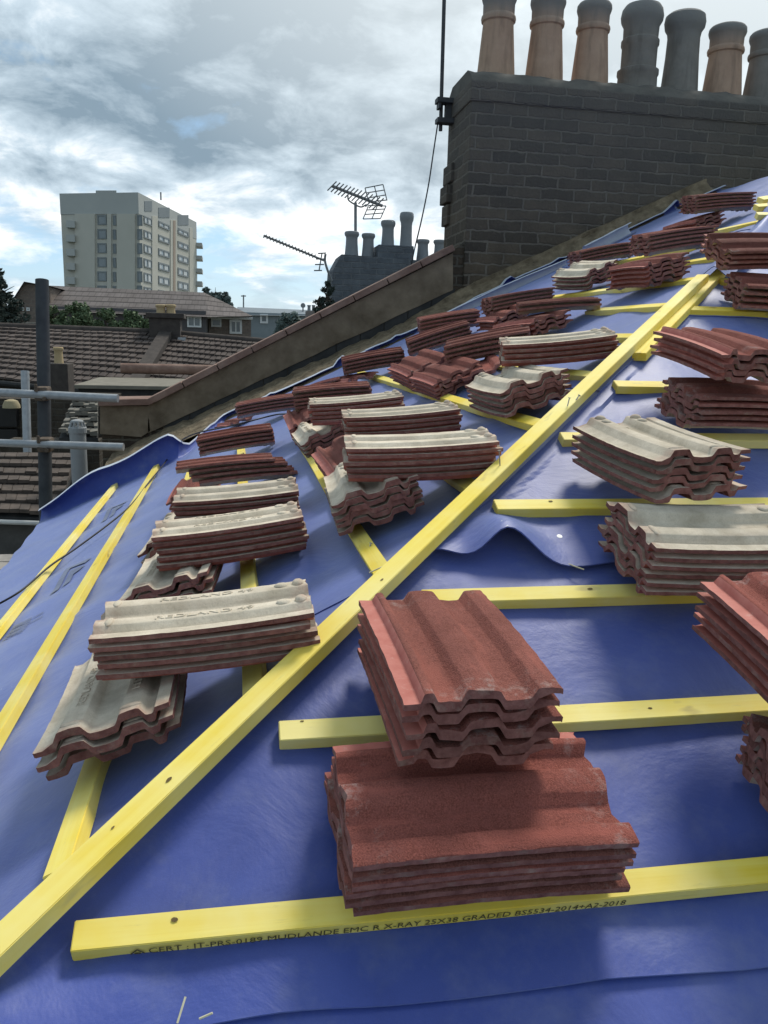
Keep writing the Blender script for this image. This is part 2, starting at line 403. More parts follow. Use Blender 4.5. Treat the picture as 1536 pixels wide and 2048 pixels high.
def polymark(cx, cy, polys, k):
    c = on(cx, cy, NL, -.0215); mb = MB()
    def put(p): x = c+UL*(p[0]*k)+VL*(p[1]*k); return (x.x, x.y, zoff(x.x, x.y, HB+.001+wr(x.x, x.y, 1.3))+.0045)
    for q in polys:                                  # four corners, filled with a fine grid that follows the sheet
        n = 10
        for i in range(n):
            for j in range(3):
                def bl(f, g): return V(q[0]).lerp(V(q[1]), g).lerp(V(q[3]).lerp(V(q[2]), g), f)
                mb.quad([put(bl(i/n, j/3)), put(bl(i/n, (j+1)/3)), put(bl((i+1)/n, (j+1)/3)), put(bl((i+1)/n, j/3))])
    o = mb.build('printed_mark', M['memdark'], None, fix=False); sub(o, lowleft)
chev = [[(-.014,0),(.012,-.02),(.012,-.30),(-.014,-.34)], [(-.006,.0),(.012,-.05),(.085,-.085),(.105,-.035)], [(.024,-.10),(.05,-.13),(.05,-.25),(.024,-.29)], [(.03,-.10),(.05,-.17),(.072,-.15),(.09,-.115)]]
polymark(140, 1133, chev, 1.0); polymark(224, 1012, chev, 1.0)
lets = []
for k in range(7):
    y = -.9+k*.3
    lets += [([(-.5,y),(.35,y+.05)], .13)] + ([([(-.5,y+.15),(.0,y+.17)], .08)] if k % 2 else [])
mark(38, 1252, lets, .075)
mark(75, 1228, [([(-.3,-.4),(.3,-.2)],.1), ([(-.25,.2),(.2,.4)],.1)], .07)
mark(170, 1085, [([(-.4,0),(.4,.1)],.12), ([(-.2,.4),(.3,.5)],.1)], .05)

# ------------------------------------------------------------------ battens
def batten(name, label, A, B, nrm, w=.040, t=.026, drop=None, group=None, bend=.004, side=None):
    """A,B: upslope top arris; the batten lies downslope of it"""
    A = V(A); B = V(B); d = (B-A).normalized(); sd_ = nrm.cross(d).normalized()
    if (sd_.z > 0 if side is None else sd_.dot(side) < 0): sd_ = -sd_
    side = sd_
    n = max(2, int((B-A).length/.12)); seed = random.random()*50
    me = bpy.data.meshes.new(name); bm = bmesh.new(); rings = []
    L = (B-A).length
    for k in range(n+1):
        f = k/n; c = d*(f*L) + nrm*(bend*.35*noise.noise(V((f*2.5, seed, 0)))) + side*(bend*noise.noise(V((f*2, seed, 5))))
        rings.append([bm.verts.new(c+o) for o in (V((0,0,0)), side*w, side*w-nrm*t, -nrm*t)])
    for k in range(n):
        for q in range(4):
            bm.faces.new((rings[k][q], rings[k][(q+1)%4], rings[k+1][(q+1)%4], rings[k+1][q]))
    bm.faces.new(rings[0][::-1]); bm.faces.new(rings[-1])
    bmesh.ops.recalc_face_normals(bm, faces=bm.faces)
    es = [e for e in bm.edges if len(e.link_faces) == 2 and e.calc_face_angle(0) > .8]
    bmesh.ops.bevel(bm, geom=es, offset=.0013, segments=2, affect='EDGES')
    # local frame: x along the timber
    rot = Matrix((d, side, d.cross(side))).transposed()
    for v in bm.verts: v.co = rot.inverted() @ v.co
    bm.to_mesh(me); bm.free()
    o = link(name, me, M['timber']); o.matrix_world = Matrix.Translation(A) @ rot.to_4x4()
    tag(o, label, 'batten', group); return o, d, side
GB = 'yellow battens nailed to the roof slopes'
RX0 = {0: on(150,1836,NR).x, 1: on(557,1437,NR).x, 2: on(842,1178,NR).x, 3: on(987,999,NR).x, 4: on(1118,862,NR).x, 5: on(1226,760,NR).x, 6: 1.72, 7: 1.93, 8: on(1436,556,NR).x, 9: 2.6, 10: on(1499,470,NR).x}
RL = ['lowest right batten, stamped on its edge and under the front stack', 'right batten second from the bottom, starting left of the front stack pair',
      'right batten emerging behind the upper front stack', 'right batten ending at the curled underlay flap', 'right batten running behind the fanned grey stack',
      'short visible right batten stub left of the red pile', 'right batten mostly hidden behind the tilted red pile', 'long right batten crossing just above the tilted red pile',
      'right batten stub below the dark stack end', 'right batten hidden behind the uppermost right stacks', 'highest right batten beside the curled hip strip']
RB = {}
for k in range(0, 11):
    y = k*G*CP; z = k*G*SP_
    RB[k] = batten('timber_batten', RL[k], (RX0[k], y, z), (4.6, y+.006, z+.003), NR, group=GB)
LO = .019/TP*0 + .019
LEND = {-2: on(235,957,NL).y, -1: on(317,925,NL).y, 0: 3.95, 1: 3.75, 2: 2.75, 3: 2.7, 4: on(724,741,NL).y, 5: 3.6, 6: 3.4, 7: on(1172,622,NL).y, 8: on(1107,585,NL).y, 9: 4.2, 10: 4.4, 11: 5.5}
LLb = ['left batten nearest the eaves, outermost of all', 'second left batten from the eaves, crossed by the cable', 'left batten under the nearest pale stack, meeting the diagonal low down',
       'left batten showing between the near pale stacks', 'left batten under the corrugated pale stack end', 'left batten passing under the middle pale stacks',
       'long left batten slanting past the small red stacks', 'left batten hidden behind the isolated rounded pale stack', 'left batten ending under the long pale stack by the diagonal',
       'left batten running out from the long red pair below the chimney', 'left batten under the twin red stacks below the chimney', 'left batten stub beside the big dark stack',
       'left batten stub under the curled hip strip', 'topmost left batten beneath the highest stack']
LB = {}
for i, k in enumerate(range(-2, 12)):
    s = k*G; x = s*CP + .0; zz = s*SP_+.0
    sh = .0175/SP_*0
    # the left courses sit a little higher than the right ones
    x += .0408; zz += .0408*TP
    y0 = max(x+.05, -.62)
    LB[k] = batten('timber_batten', LLb[i], (x, LEND[k], zz), (x, y0, zz), NL, group=GB)
# diagonal batten on the hip, nailed over the others
dH = V((1,1,TP)).normalized()
def hipp(t, h, lat=0): return V((t, t, t*TP)) + NH*h + V((.7071,-.7071,0))*lat
def hipbat(label, t0, t1, h, l0, l1, **kw):
    return batten('hip_batten', label, hipp(t0, h, l0), hipp(t1, h, l1), NH, w=.046, t=.027, bend=.005, side=V((.7071,-.7071,0)), **kw)
HBT, hd, hs = hipbat('long diagonal batten nailed over the others from bottom left to upper right', -.42, 2.17, .0285, .003, -.052)
HB2, _, _ = hipbat('second diagonal batten spliced under the upper end of the long one', 1.55, 2.40, .002, -.005, -.030)
# stacked offcuts at the top right
for i, (px, py, dz) in enumerate(((1512,424,0),(1508,408,.03),(1515,394,.06))):
    A = on(px, py, NR, .03); B = A+V((.9, .25*(i-1), .10*i))
    batten('timber_offcut', ['lowest yellow timber of the bundle at the top right edge','middle yellow timber of the bundle at the top right edge','upper yellow timber of the bundle at the top right edge'][i], A, B, NR, w=.045, t=.028, group='yellow timbers bundled at the ridge')
M['steel'] = simple('nail_steel', (.35,.34,.33), (.5,.49,.47), 30, .4, metal=.8)
def nail(parent, px, py, n, h, lean):
    a = on(px, py, n, h); mb = MB(); tip = a+V(lean)
    mb.tube([a-V(lean)*.1, tip], .0016, 8); d = V(lean).normalized(); mb.tube([tip, tip+d*.0015], .0042, 10)
    o = mb.build('nail', M['steel'], None); o.parent = parent; o.matrix_parent_inverse = parent.matrix_world.inverted()
for px, py, ln in ((1000,931,(-.004,.0,.036)), (1135,812,(.004,.0,.022)), (1152,800,(.01,.004,.012))):
    nail(HBT, px, py, NH, .0285, ln)
nail(LB[2][0], 520+220, 1092, NL, .0, (.002,0,.006))
# knots and nail heads on the near timbers
M['knot'] = simple('knot_wood', (.10,.07,.03), (.20,.14,.05), 60, .8)
def knot(parent, px, py, n, h, r, squash=2.0, ang=0):
    c = on(px, py, n, h); d = (parent.matrix_world.to_3x3() @ V((1,0,0))).normalized(); s2 = n.cross(d); mb = MB(); pts = []
    for q in range(14):
        w = 2*math.pi*q/14; rr = r*(1+.35*noise.noise(V((q*.9, px, py)))); pts.append(c+n*.0011+d*math.cos(w)*rr*squash+s2*math.sin(w)*rr)
    mb.quad(pts); o = mb.build('knot', M['knot'], None, fix=False); o.parent = parent; o.matrix_parent_inverse = parent.matrix_world.inverted()
knot(RB[0][0], 349, 1840, NR, 0, .0032, 1.4); knot(RB[1][0], 604, 1443, NR, 0, .0016); knot(RB[3][0], 1101, 1003, NR, 0, .0028)
knot(RB[2][0], 1180, 1178, NR, 0, .0028); knot(RB[1][0], 1300, 1417, NR, 0, .002)
for px, py, r in ((338,1560,.0030),(226,1656,.0016),(764,1160,.0022)):
    knot(HBT, px, py, NH, .0285, r)
# stamp on the edge of the lowest batten
M['ink'] = simple('stamp_ink', (.075,.065,.03), (.13,.11,.05), 200, .8)
def text_mesh(body, size):
    cu = bpy.data.curves.new('lettering', 'FONT'); cu.body = body; cu.size = size; cu.resolution_u = 2
    cu.align_x = 'LEFT'; tmp = bpy.data.objects.new('lettering', cu); col.objects.link(tmp)
    dg = bpy.context.evaluated_depsgraph_get(); me = bpy.data.meshes.new_from_object(tmp.evaluated_get(dg))
    bpy.data.objects.remove(tmp); bpy.data.curves.remove(cu); return me
def letters(name, body, size, width, origin, ex, ey, mat, parent, lift=.0008, thick=0):
    me = text_mesh(body, size); xs = [v.co.x for v in me.vertices]; x0, x1 = min(xs), max(xs); k = width/(x1-x0)
    ez = V(ex).cross(V(ey)); bm = bmesh.new(); bm.from_mesh(me)
    if thick:
        r = bmesh.ops.extrude_face_region(bm, geom=bm.faces[:]); vs = [g for g in r['geom'] if isinstance(g, bmesh.types.BMVert)]
        for v in vs: v.co.z += thick
    for v in bm.verts: v.co = V(origin)+V(ex)*((v.co.x-x0)*k)+V(ey)*v.co.y+ez*(lift+v.co.z)
    bmesh.ops.recalc_face_normals(bm, faces=bm.faces) if thick else None
    bm.to_mesh(me); bm.free(); me.name = name
    o = link(name, me, mat); o.parent = parent; o.matrix_parent_inverse = parent.matrix_world.inverted(); return o
o0, d0, s0 = RB[0]
A0 = V((0, 0, 0)) + V((RX0[0], 0, 0)) + s0*.040 - NR*.0205
L0 = on(262, 1893, NR, -.01).x-RX0[0]; L1 = on(1250, 1800, NR, -.01).x-RX0[0]
letters('stamped_lettering', 'CERT : IT-PRS-0189 MUDLANDE EMC R X-RAY 25X38 GRADED BS5534-2014+A2-2018', .0185, (L1-L0)-.02, A0+V((L0+.022,0,0))+s0*.0014, V((1,0,0)), NR, M['ink'], o0, lift=0)
mbk = MB(); c = A0+V((L0+.008,0,0))+s0*.0016
for (a,b) in (((-.009,0),(0,.010)),((0,.010),(.009,0)),((-.004,.001),(.004,.001))):
    a3 = c+V((a[0],0,0))+NR*a[1]; b3 = c+V((b[0],0,0))+NR*b[1]; mbk.quad([a3, b3, b3+NR*.0035, a3+NR*.0035])
o = mbk.build('stamped_emblem', M['ink'], None, fix=False); o.parent = o0; o.matrix_parent_inverse = o0.matrix_world.inverted()

# ------------------------------------------------------------------ roof tiles
TL, TW, TT = .382, .227, .0142
PROF = [(0,.0),(.02,.0),(.105,.0005),(.125,.014),(.14,.0155),(.17,.0155),(.185,.014),(.215,.0015),(.235,0),(.29,-.0003),(.345,0),(.36,.001),(.395,.0135),(.41,.0152),(.45,.0165),(.50,.017),(.55,.0165),(.585,.0152),(.60,.0135),(.635,.001),(.65,0),(.72,-.0003),(.79,0),(.805,.001),(.845,.0145),(.86,.0158),(.93,.0165),(.985,.016),(1.0,.0145)]
def prof_top(w):
    for (a, za), (b, zb) in zip(PROF[:-1], PROF[1:]):
        if w <= b: return za+(zb-za)*(w-a)/(b-a)
    return PROF[-1][1]
def tile_mesh(name, seed, flip, wear=1.0):
    rnd = random.Random(seed); NLn = 26
    ws = [p[0] for p in PROF]; nw = len(ws); bm = bmesh.new()
    chips = [(rnd.choice((-1,1)), rnd.random(), rnd.uniform(.008,.034), rnd.uniform(.002,.010)) for _ in range(9)]
    def P3(i, j, side):
        w = ws[i]; l = j/NLn; x = (w-.5)*TW; y = (l-.5)*TL
        zt = prof_top(w); th = TT
        if w < .12: th = .0085
        if w > .9: th = .0085
        z = zt if side else zt-th
        if not side and .405 < w < .6: z += .0015
        z += .0055*(1-(2*l-1)**2)-.003              # camber
        nz = noise.noise(V((x*45+seed*3, y*45, side*7))); z += .0007*nz*wear
        if j in (0, NLn):
            s = -1 if j == 0 else 1; e = 0
            for (cs, cw, cr, cd) in chips:
                if cs == s: e = max(e, cd*max(0, 1-abs(w-cw)*TW/cr))
            e += .0016*max(0, noise.noise(V((x*120, seed, 3+side))))
            y -= s*e*(1 if side else .55)
        if i in (0, nw-1):
            s = -1 if i == 0 else 1
            x -= s*(.0009+.0016*max(-.3, noise.noise(V((y*90, seed+9, side*.4)))))*wear
        return V((x, y, z))
    top = [[bm.verts.new(P3(i,j,1)) for j in range(NLn+1)] for i in range(nw)]
    bot = [[bm.verts.new(P3(i,j,0)) for j in range(NLn+1)] for i in range(nw)]
    def face(vs, m):
        f = bm.faces.new(vs); f.material_index = m; f.smooth = True; return f
    for i in range(nw-1):
        wm = (ws[i]+ws[i+1])/2
        for j in range(NLn):
            face((top[i][j], top[i+1][j], top[i+1][j+1], top[i][j+1]), 1 if wm < .13 else 0)
            face((bot[i][j+1], bot[i+1][j+1], bot[i+1][j], bot[i][j]), 2)
    for i in range(nw-1):
        face((bot[i][0], bot[i+1][0], top[i+1][0], top[i][0]), 3)
        face((top[i][NLn], top[i+1][NLn], bot[i+1][NLn], bot[i][NLn]), 3)
    for j in range(NLn):
        face((top[0][j], top[0][j+1], bot[0][j+1], bot[0][j]), 3)
        face((bot[nw-1][j], bot[nw-1][j+1], top[nw-1][j+1], top[nw-1][j]), 3)
    # nibs and weather bars on the underside
    def lump(cx, cy, rx, ry, rz):
        r = bmesh.ops.create_icosphere(bm, subdivisions=2, radius=1)
        for v in r['verts']:
            q = v.co.copy(); v.co = V((cx+q.x*rx, cy+q.y*ry, prof_top(cx/TW+.5)-TT-.001+(q.z*rz*(1+.2*noise.noise(q*2+V((seed,0,0)))) if q.z < 0 else q.z*.003)))
            for f in v.link_faces: f.material_index = 2; f.smooth = True
    for w in (.29, .72): lump((w-.5)*TW, TL*.5-.018, .015, .012, .0095)
    for w in (.29, .50, .72): lump((w-.5)*TW, TL*.5-.050, .012, .014, .0045)
    for w in (.29, .72): lump((w-.5)*TW, -TL*.5+.025, .019, .008, .004)
    if flip:
        for v in bm.verts: v.co = V((-v.co.x, v.co.y, -v.co.z))
    zmax = .017 if not flip else TT
    for v in bm.verts: v.co.z -= zmax
    for e in bm.edges:
        if len(e.link_faces) == 2 and e.calc_face_angle(0) > .9: e.smooth = False
    me = bpy.data.meshes.new(name); bm.to_mesh(me); bm.free()
    for m in ('ttop','tstrip','tunder','tedge'): me.materials.append(M[m])
    return me
MESH = {0: [tile_mesh('stacked_tile', s, False) for s in range(1,11)], 1: [tile_mesh('stacked_tile', s, True) for s in range(21,31)]}
STK = [
('S1','R','cross',0,6,0.6031,0.0753,0.1205,0.0035,-0.1643,0.0122,0.0991),
('S2','R','up',0,5,0.6030,0.3126,0.1821,0.0142,-0.3845,0.0244,0.1148),
('S3','R','cross',0,5,1.2516,0.0567,0.1289,-0.3981,-0.4813,-0.0036,0.0785),
('S4','R','up',0,5,1.1928,0.2259,0.2517,0.0006,-0.2430,-0.0061,0.1041),
('S5','R','cross',1,6,1.2517,0.6465,0.1396,0.0089,-0.1585,0.0281,0.1161),
('S6','R','up',1,5,1.2307,0.9332,0.1741,0.0627,-0.3537,-0.0148,0.1015),
('S7','R','cross',0,5,1.6738,1.2772,0.1159,-0.0620,-0.2165,0.0002,0.0917),
('S8','R','up',0,4,1.6224,1.3836,0.2165,-0.0068,-0.2694,-0.0025,0.0787),
('S9','R','cross',0,4,2.3201,2.1341,0.1110,-0.1799,-0.0911,-0.0155,0.0962),
('S10','R','cross',0,4,2.2911,2.3244,0.1976,0.0000,0.0224,-0.0368,0.0784),
('T1','L','cross',1,3,0.0990,0.4957,0.0909,0.0166,-0.0142,0.1617,0.0691),
('T2','L','up',1,5,0.3076,0.5020,0.1431,-0.0146,-0.0003,0.3452,0.0840),
('T3','L','cross',1,3,0.1649,1.1735,0.0983,-0.0679,-0.0259,0.1572,0.0684),
('T4','L','up',1,5,0.3452,1.1778,0.1420,0.0278,-0.0087,0.3081,0.0877),
('T3b','L','cross',1,2,0.0983,1.9066,0.0645,-0.0935,0.0080,0.0032,0.0456),
('T5','L','up',1,4,0.3670,1.6202,0.1306,-0.0319,0.0265,0.3476,0.0672),
('T5b','L','cross',0,3,0.1422,2.5971,0.0821,-0.0607,0.0047,0.0015,0.0684),
('T6','L','up',0,4,0.3231,2.3234,0.1426,0.0458,0.0005,0.3447,0.0810),
('T7','L','up',0,4,0.3585,3.2772,0.1336,-0.0170,0.0400,0.2673,0.0807),
('T8','L','up',0,4,0.5724,4.3770,0.1285,-0.0825,0.0035,0.2533,0.0819),
('T9','L','up',0,5,0.8959,3.1221,0.1551,-0.1314,0.0045,0.3287,0.0974),
('T10','L','up',0,4,1.2841,4.0909,0.1376,-0.1385,0.0555,0.2405,0.0867),
('T11a','L','up',0,4,1.6693,3.8982,0.1196,-0.1592,0.0437,0.1059,0.0931),
('T11b','L','up',0,4,1.5957,2.6606,0.1208,-0.3469,0.0068,0.1989,0.0836),
('T12','L','up',0,4,1.8458,4.2152,0.1578,-0.1474,0.0428,0.2563,0.0906),
('T13','L','cross',0,3,1.8554,2.8288,0.0927,0.2144,0.0205,0.1722,0.0688),
('T13b','L','cross',0,3,1.9877,3.6381,0.0909,-0.0000,0.0035,0.0169,0.0687),
('T14a','L','up',0,4,2.1741,3.7852,0.1344,0.0434,0.0029,0.2557,0.0869),
('T14b','L','up',0,2,2.0356,2.8604,0.1075,-0.2889,-0.0246,0.3267,0.0438),
('T15','L','up',1,4,1.5686,1.7718,0.1246,-0.2753,0.0038,0.3053,0.0701),
('T16','L','cross',1,5,1.3197,1.5784,0.0999,-0.0036,0.0058,0.1428,0.0840),
('T17','L','cross',0,4,1.3192,2.5310,0.0867,0.0381,0.0600,0.0159,0.0734),
('T18','L','cross',0,4,1.3266,3.0733,0.1020,0.0412,0.0783,0.0094,0.0843),
('T19','L','up',1,5,0.9084,2.4099,0.1413,-0.0732,0.0030,0.3256,0.0840),
('T20','L','up',1,4,0.9597,1.7366,0.1270,-0.0926,-0.0013,0.3440,0.0672),
('T21','L','up',1,5,0.8819,1.0757,0.1443,-0.1258,-0.0093,0.3674,0.0759),
('T22','L','cross',1,4,0.7270,2.5289,0.0825,0.0257,0.0315,0.0048,0.0751),
('T23','L','cross',0,3,0.7476,1.6924,0.0942,0.0273,0.0505,0.0030,0.0684),
('T24','L','cross',1,5,0.7265,1.1487,0.1011,-0.0600,0.0029,0.1500,0.0840),
('T25','L','cross',0,4,0.7238,3.0161,0.1095,-0.0169,0.0876,0.0025,0.0909),
('T26','L','up',0,5,3.6462,3.9503,0.1650,-0.0496,0.1247,0.3306,0.0945),
('T27','L','cross',0,3,3.4787,4.0385,0.0832,0.0257,0.0108,0.1088,0.0673),
('T28','L','up',0,5,2.8605,3.1627,0.1529,0.0356,0.0931,0.2666,0.0958),
('T29','L','up',0,4,3.0047,4.3542,0.1321,0.0123,0.0620,0.2277,0.0836),
('T30','L','cross',1,4,2.5664,3.7011,0.1223,0.0932,0.1038,0.0224,0.0900),
('T31','L','cross',0,5,2.4348,2.7121,0.1259,0.0081,0.0288,0.1742,0.1019),
]
SN = {
'S1':'front red stack lying across the lowest right batten','S2':'red stack propped on the front stack beside the diagonal batten',
'S3':'red stack cut by the right edge just above the lowest batten','S4':'smooth red stack propped at the right edge below the grey pile',
'S5':'grey-backed pile at the right edge under the fanned grey stack','S6':'fanned grey-backed stack, biggest pale one on the right slope',
'S7':'red pile at the right edge under the tilted red stack','S8':'tilted red stack on the right slope touching the diagonal batten',
'S9':'dark broken-ended stack at the right edge beside the diagonal batten end','S10':'uppermost stack at the right edge of the right slope',
'T1':'pale corrugated-ended stack nearest the bottom left','T2':'big pale lettered stack second from the bottom left',
'T3':'short pale stack between the two big left piles','T4':'pale stack third up the left column beside the cable',
'T3b':'pale slabs poking out left below the third left pile','T5':'pale stack fourth up the left column','T5b':'red tiles poking out left of the fourth pale pile',
'T6':'skewed red stack just above the pale left column','T7':'red stack crossed by the cable at the left','T8':'low red stack at the parapet foot, leftmost there',
'T9':'tall striped red stack at the parapet foot','T10':'red stack at the parapet foot above the yellow slanting batten','T11a':'red stack right of the parapet-foot row, left of its twin',
'T11b':'long red stack left of the long pale one near the middle','T12':'red stack against the parapet below the chimney corner','T13':'red stack with wavy end facing the camera below the chimney',
'T13b':'small curved red pile left of the wavy-ended one','T14a':'red stack tucked under the pale roll below the chimney','T14b':'thin red pair lying over the stack below the chimney',
'T15':'long pale stack beside the middle of the diagonal batten','T16':'rounded pale stack standing alone left of the diagonal batten','T17':'red stack with bright salmon edge on the slanting batten',
'T18':'small red stack left of the salmon-edged one','T19':'pale topped stack furthest up the middle column','T20':'pale stack second from the top of the middle column',
'T21':'largest pale stack of the middle column','T22':'pale wavy slab pile left of the middle column','T23':'red slabs under the largest middle stack',
'T24':'corrugated-ended pale stack at the foot of the middle column','T25':'red pile half hidden behind the middle column','T26':'highest stack right against the chimney wall',
'T27':'broken brown pile under the highest stack','T28':'long dark stack second below the highest one','T29':'dark stack beside the pale roll at the chimney foot',
'T30':'thin pale-topped pile right of the pale roll','T31':'wavy-ended dark stack above the upper left batten'}
ORD = ['topmost','second','third','fourth','fifth','sixth','seventh']
TILES = {}
rt = random.Random(3)
def rota(ax, a): return Matrix.Rotation(a, 3, ax)
for (nm, pl, ty, fl, n, s, t, h, a1, a2, a3, H) in STK:
    U, Vv, Nn = (UR, VR, NR) if pl == 'R' else (UL, VL, NL)
    Rm = rota(Nn, a1) @ rota(U, a2) @ rota(Vv, a3)
    c = U*s+Vv*t+Nn*h; u, v, nn = Rm@U, Rm@Vv, Rm@Nn
    sp = max(H/n, .0168)
    longU = (pl == 'R') == (ty == 'cross')
    # tile axes: x = across (interlock strip at -x), y = along
    if longU: ax, ay = -v, u
    else: ax, ay = u, v
    head_flip = (rt.random() < .35)
    for k in range(n):
        jx, jy, jr = rt.uniform(-.004,.004), rt.uniform(-.008,.008), rt.uniform(-.022,.022); jt, ju = rt.uniform(-.008,.008), rt.uniform(-.005,.005)
        if k == 0: jx = jy = jr = 0
        rr = rota(nn, jr) @ rota(u, jt) @ rota(v, ju); X, Y = rr@ax, rr@ay
        if nm in ('T6','T27','S9') and k: X, Y = rota(nn, rt.uniform(-.09,.09))@X, rota(nn, rt.uniform(-.0,.0))@Y; X = (X-Y*X.dot(Y)).normalized()
        if nm == 'T6' and k: jy += .02*(k+1)
        me = MESH[fl][rt.randrange(10)]
        o = bpy.data.objects.new('stacked_tile', me); col.objects.link(o)
        Z = X.cross(Y)
        pos = c - nn*sp*k + X*jx + Y*jy
        m = Matrix((X, Y, Z)).transposed().to_4x4(); m.translation = pos; o.matrix_world = m
        pos_word = ORD[k] + ' tile' if k < n-1 else 'bottom tile'
        tag(o, pos_word+(' of the ' if len(SN[nm].split()) < 12 else ' of ')+SN[nm], 'roof tile', 'concrete roof tiles stacked on the battens')
        TILES[(nm, k)] = o
# cast lettering on the pale undersides
def emboss(nm, rows=(.29,.72), up=1):
    o = TILES[(nm, 0)]
    for w in rows:
        me = text_mesh('REDLAND 49', .021); xs = [q.co.x for q in me.vertices]; x0, x1 = min(xs), max(xs)
        bm = bmesh.new(); bm.from_mesh(me); r = bmesh.ops.extrude_face_region(bm, geom=bm.faces[:])
        for q in r['geom']:
            if isinstance(q, bmesh.types.BMVert): q.co.z += .0016
        for q in bm.verts:
            a = (q.co.x-(x0+x1)/2)*1.45; b = q.co.y-.008
            l = (a*up)/TL+.5
            q.co = V((-(w-.5)*TW - b*up, a*up, -prof_top(w)+.0 - (.0055*(1-(2*l-1)**2)-.003)+q.co.z-.0002))
        bmesh.ops.recalc_face_normals(bm, faces=bm.faces); bm.to_mesh(me); bm.free(); me.name = 'cast_lettering'
        t = link('cast_lettering', me, M['tunder']); t.parent = o
for nm in ('T2','T1','T24','T3','T22','T4'): emboss(nm)
# loose single tiles
def loose(label, px, py, n, h, ang, tilt, fl=0):
    U, Vv = (UR, VR) if n is NR else (UL, VL); c = on(px, py, n, h)
    Rm = rota(n, ang) @ rota(Vv, tilt); me = MESH[fl][rt.randrange(10)]
    o = bpy.data.objects.new('stacked_tile', me); col.objects.link(o)
    m = Matrix((Rm@U, Rm@Vv, Rm@n)).transposed().to_4x4(); m.translation = c; o.matrix_world = m
    tag(o, label, 'roof tile', 'concrete roof tiles stacked on the battens')
loose('loose red tile leaning behind the tall striped stack, left of its fellow', 668, 757, NL, .075, .5, .25)
loose('loose red tile leaning behind the tall striped stack, right of its fellow', 702, 752, NL, .06, .2, .2)
loose('loose red tile beside the low stack at the parapet foot', 468, 838, NL, .03, .3, .1)
loose('loose red tile lying behind the salmon-edged stack', 945, 728, NL, .05, -.2, .12)

# cable over the left slope
M['cable'] = simple('black_cable', (.012,.013,.018), (.02,.02,.026), 10, .5)
cp = []
for px, py, h in ((-30,1222,.012),(40,1183,.012),(100,1132,.010),(150,1098,.002),(215,1050,.006),(262,1010,.0),(300,962,-.004),(330,925,.0),(352,890,.03),(388,868,.12),(470,850,.13),(540,832,.09),(570,828,.08),(640,830,.08),(690,838,.06)):
    cp.append(on(px, py, NL, h))
def smooth(pts, n=8):
    out = []
    for i in range(len(pts)-1):
        p0, p1, p2, p3 = pts[max(i-1,0)], pts[i], pts[i+1], pts[min(i+2,len(pts)-1)]
        for k in range(n):
            t = k/n; out.append(.5*((2*p1)+(p2-p0)*t+(2*p0-5*p1+4*p2-p3)*t*t+(3*p1-p0-3*p2+p3)*t**3))
    return out+[pts[-1]]
mb = MB(); mb.tube(smooth(cp), .0042, 8); tag(mb.build('cable', M['cable'], None, smooth=True), 'thin black cable snaking over the left battens and red stacks', 'cable')
# litter: splinters and crumbs
M['chip'] = simple('timber_chip', (.6,.55,.35), (.75,.7,.5), 40, .8)
spl = MB(); rs = random.Random(5)
for px, py, ln, an in ((363,2022,.014,1.25),(412,2034,.008,.15),(1150,1135,.02,-.8),(755,1140,.02,.4)):
    p = on(px, py, NR, HB+.012); d = V((math.cos(an), math.sin(an)*CP, math.sin(an)*SP_)); spl.tube([p-d*ln, p+d*ln+NR*.006], .0014, 6)
for px, py in ((358,2035),(905-500,2040)): pass
tag(spl.build('timber_splinters', M['chip'], None), 'pale timber splinters scattered on the blue underlay', 'debris', kind='stuff')
mb = MB(); p = on(1119, 1073, NR, .03); mb.lathe(p, [(.0005,0),(.0062,.0004),(.0062,.001),(.0005,.0014)], 14, 0, NR, UR)
tag(mb.build('plastic_washer', simple('white_plastic', (.75,.75,.75),(.85,.85,.85),5,.4), None), 'small white round washer lying by the curled underlay flap', 'washer')
# ================================================================== PARTY WALL AND CHIMNEY
M['render'] = simple('grey_render', (.115,.088,.060), (.25,.20,.145), 4.5, .95, .035)
M['coping'] = simple('red_coping', (.15,.085,.068), (.30,.205,.165), 4, .9, .02)
M['mortar'] = simple('mortar_fillet', (.095,.072,.046), (.29,.23,.15), 11, .95, .06)
M['lead'] = simple('lead_flashing', (.022,.023,.024), (.05,.05,.05), 6, .7, .01)
M['wallbrick'] = brick('party_brick', (.11,.085,.06), (.07,.055,.045), (.14,.125,.10), .24, .085)
pw = empty('parapet_wall', (0, YW, -6.5)); tag(pw, 'sloping parapet wall with reddish coping along the far edge of the roof', 'parapet wall')
def W(px, py, Y=YW): return atY(px, py, Y)
def poly(pts, Y): return [W(px, py, Y) for px, py in pts]
# body of the wall, standing to the ground
low = [W(200,868), W(285,872), W(338,853), W(581,735), W(700,677), W(905,578)]
body = [V((W(200,868).x,YW,-6.5)), V((W(905,578).x+.2,YW,-6.5)), W(905,500)+V((.2,0,.1))] + [W(905,500)] + [W(300,806)] + [W(200,806)]
mb = MB(); mb.prism([V((p.x, YW+.03, p.z)) for p in body], (0,.26,0)); mb.build('wall', M['wallbrick'], pw)
# rendered upper band, proud of the brick
mb = MB(); n = 26; up_ = []; lo_ = []
for k in range(n+1):
    f = k/n; a = W(296,812).lerp(W(906,506), f); b = W(296,866).lerp(W(906,580), f); wv = .012*noise.noise(V((f*9,0,1)))
    up_.append(V((a.x, YW, a.z))); lo_.append(V((b.x, YW, b.z+wv)))
mb.prism(up_+lo_[::-1], (0,.02,0)); mb.prism([W(200,812),W(296,812),W(300,862),W(282,874),W(200,868)], (0,.018,0)); mb.build('render_band', M['render'], pw)
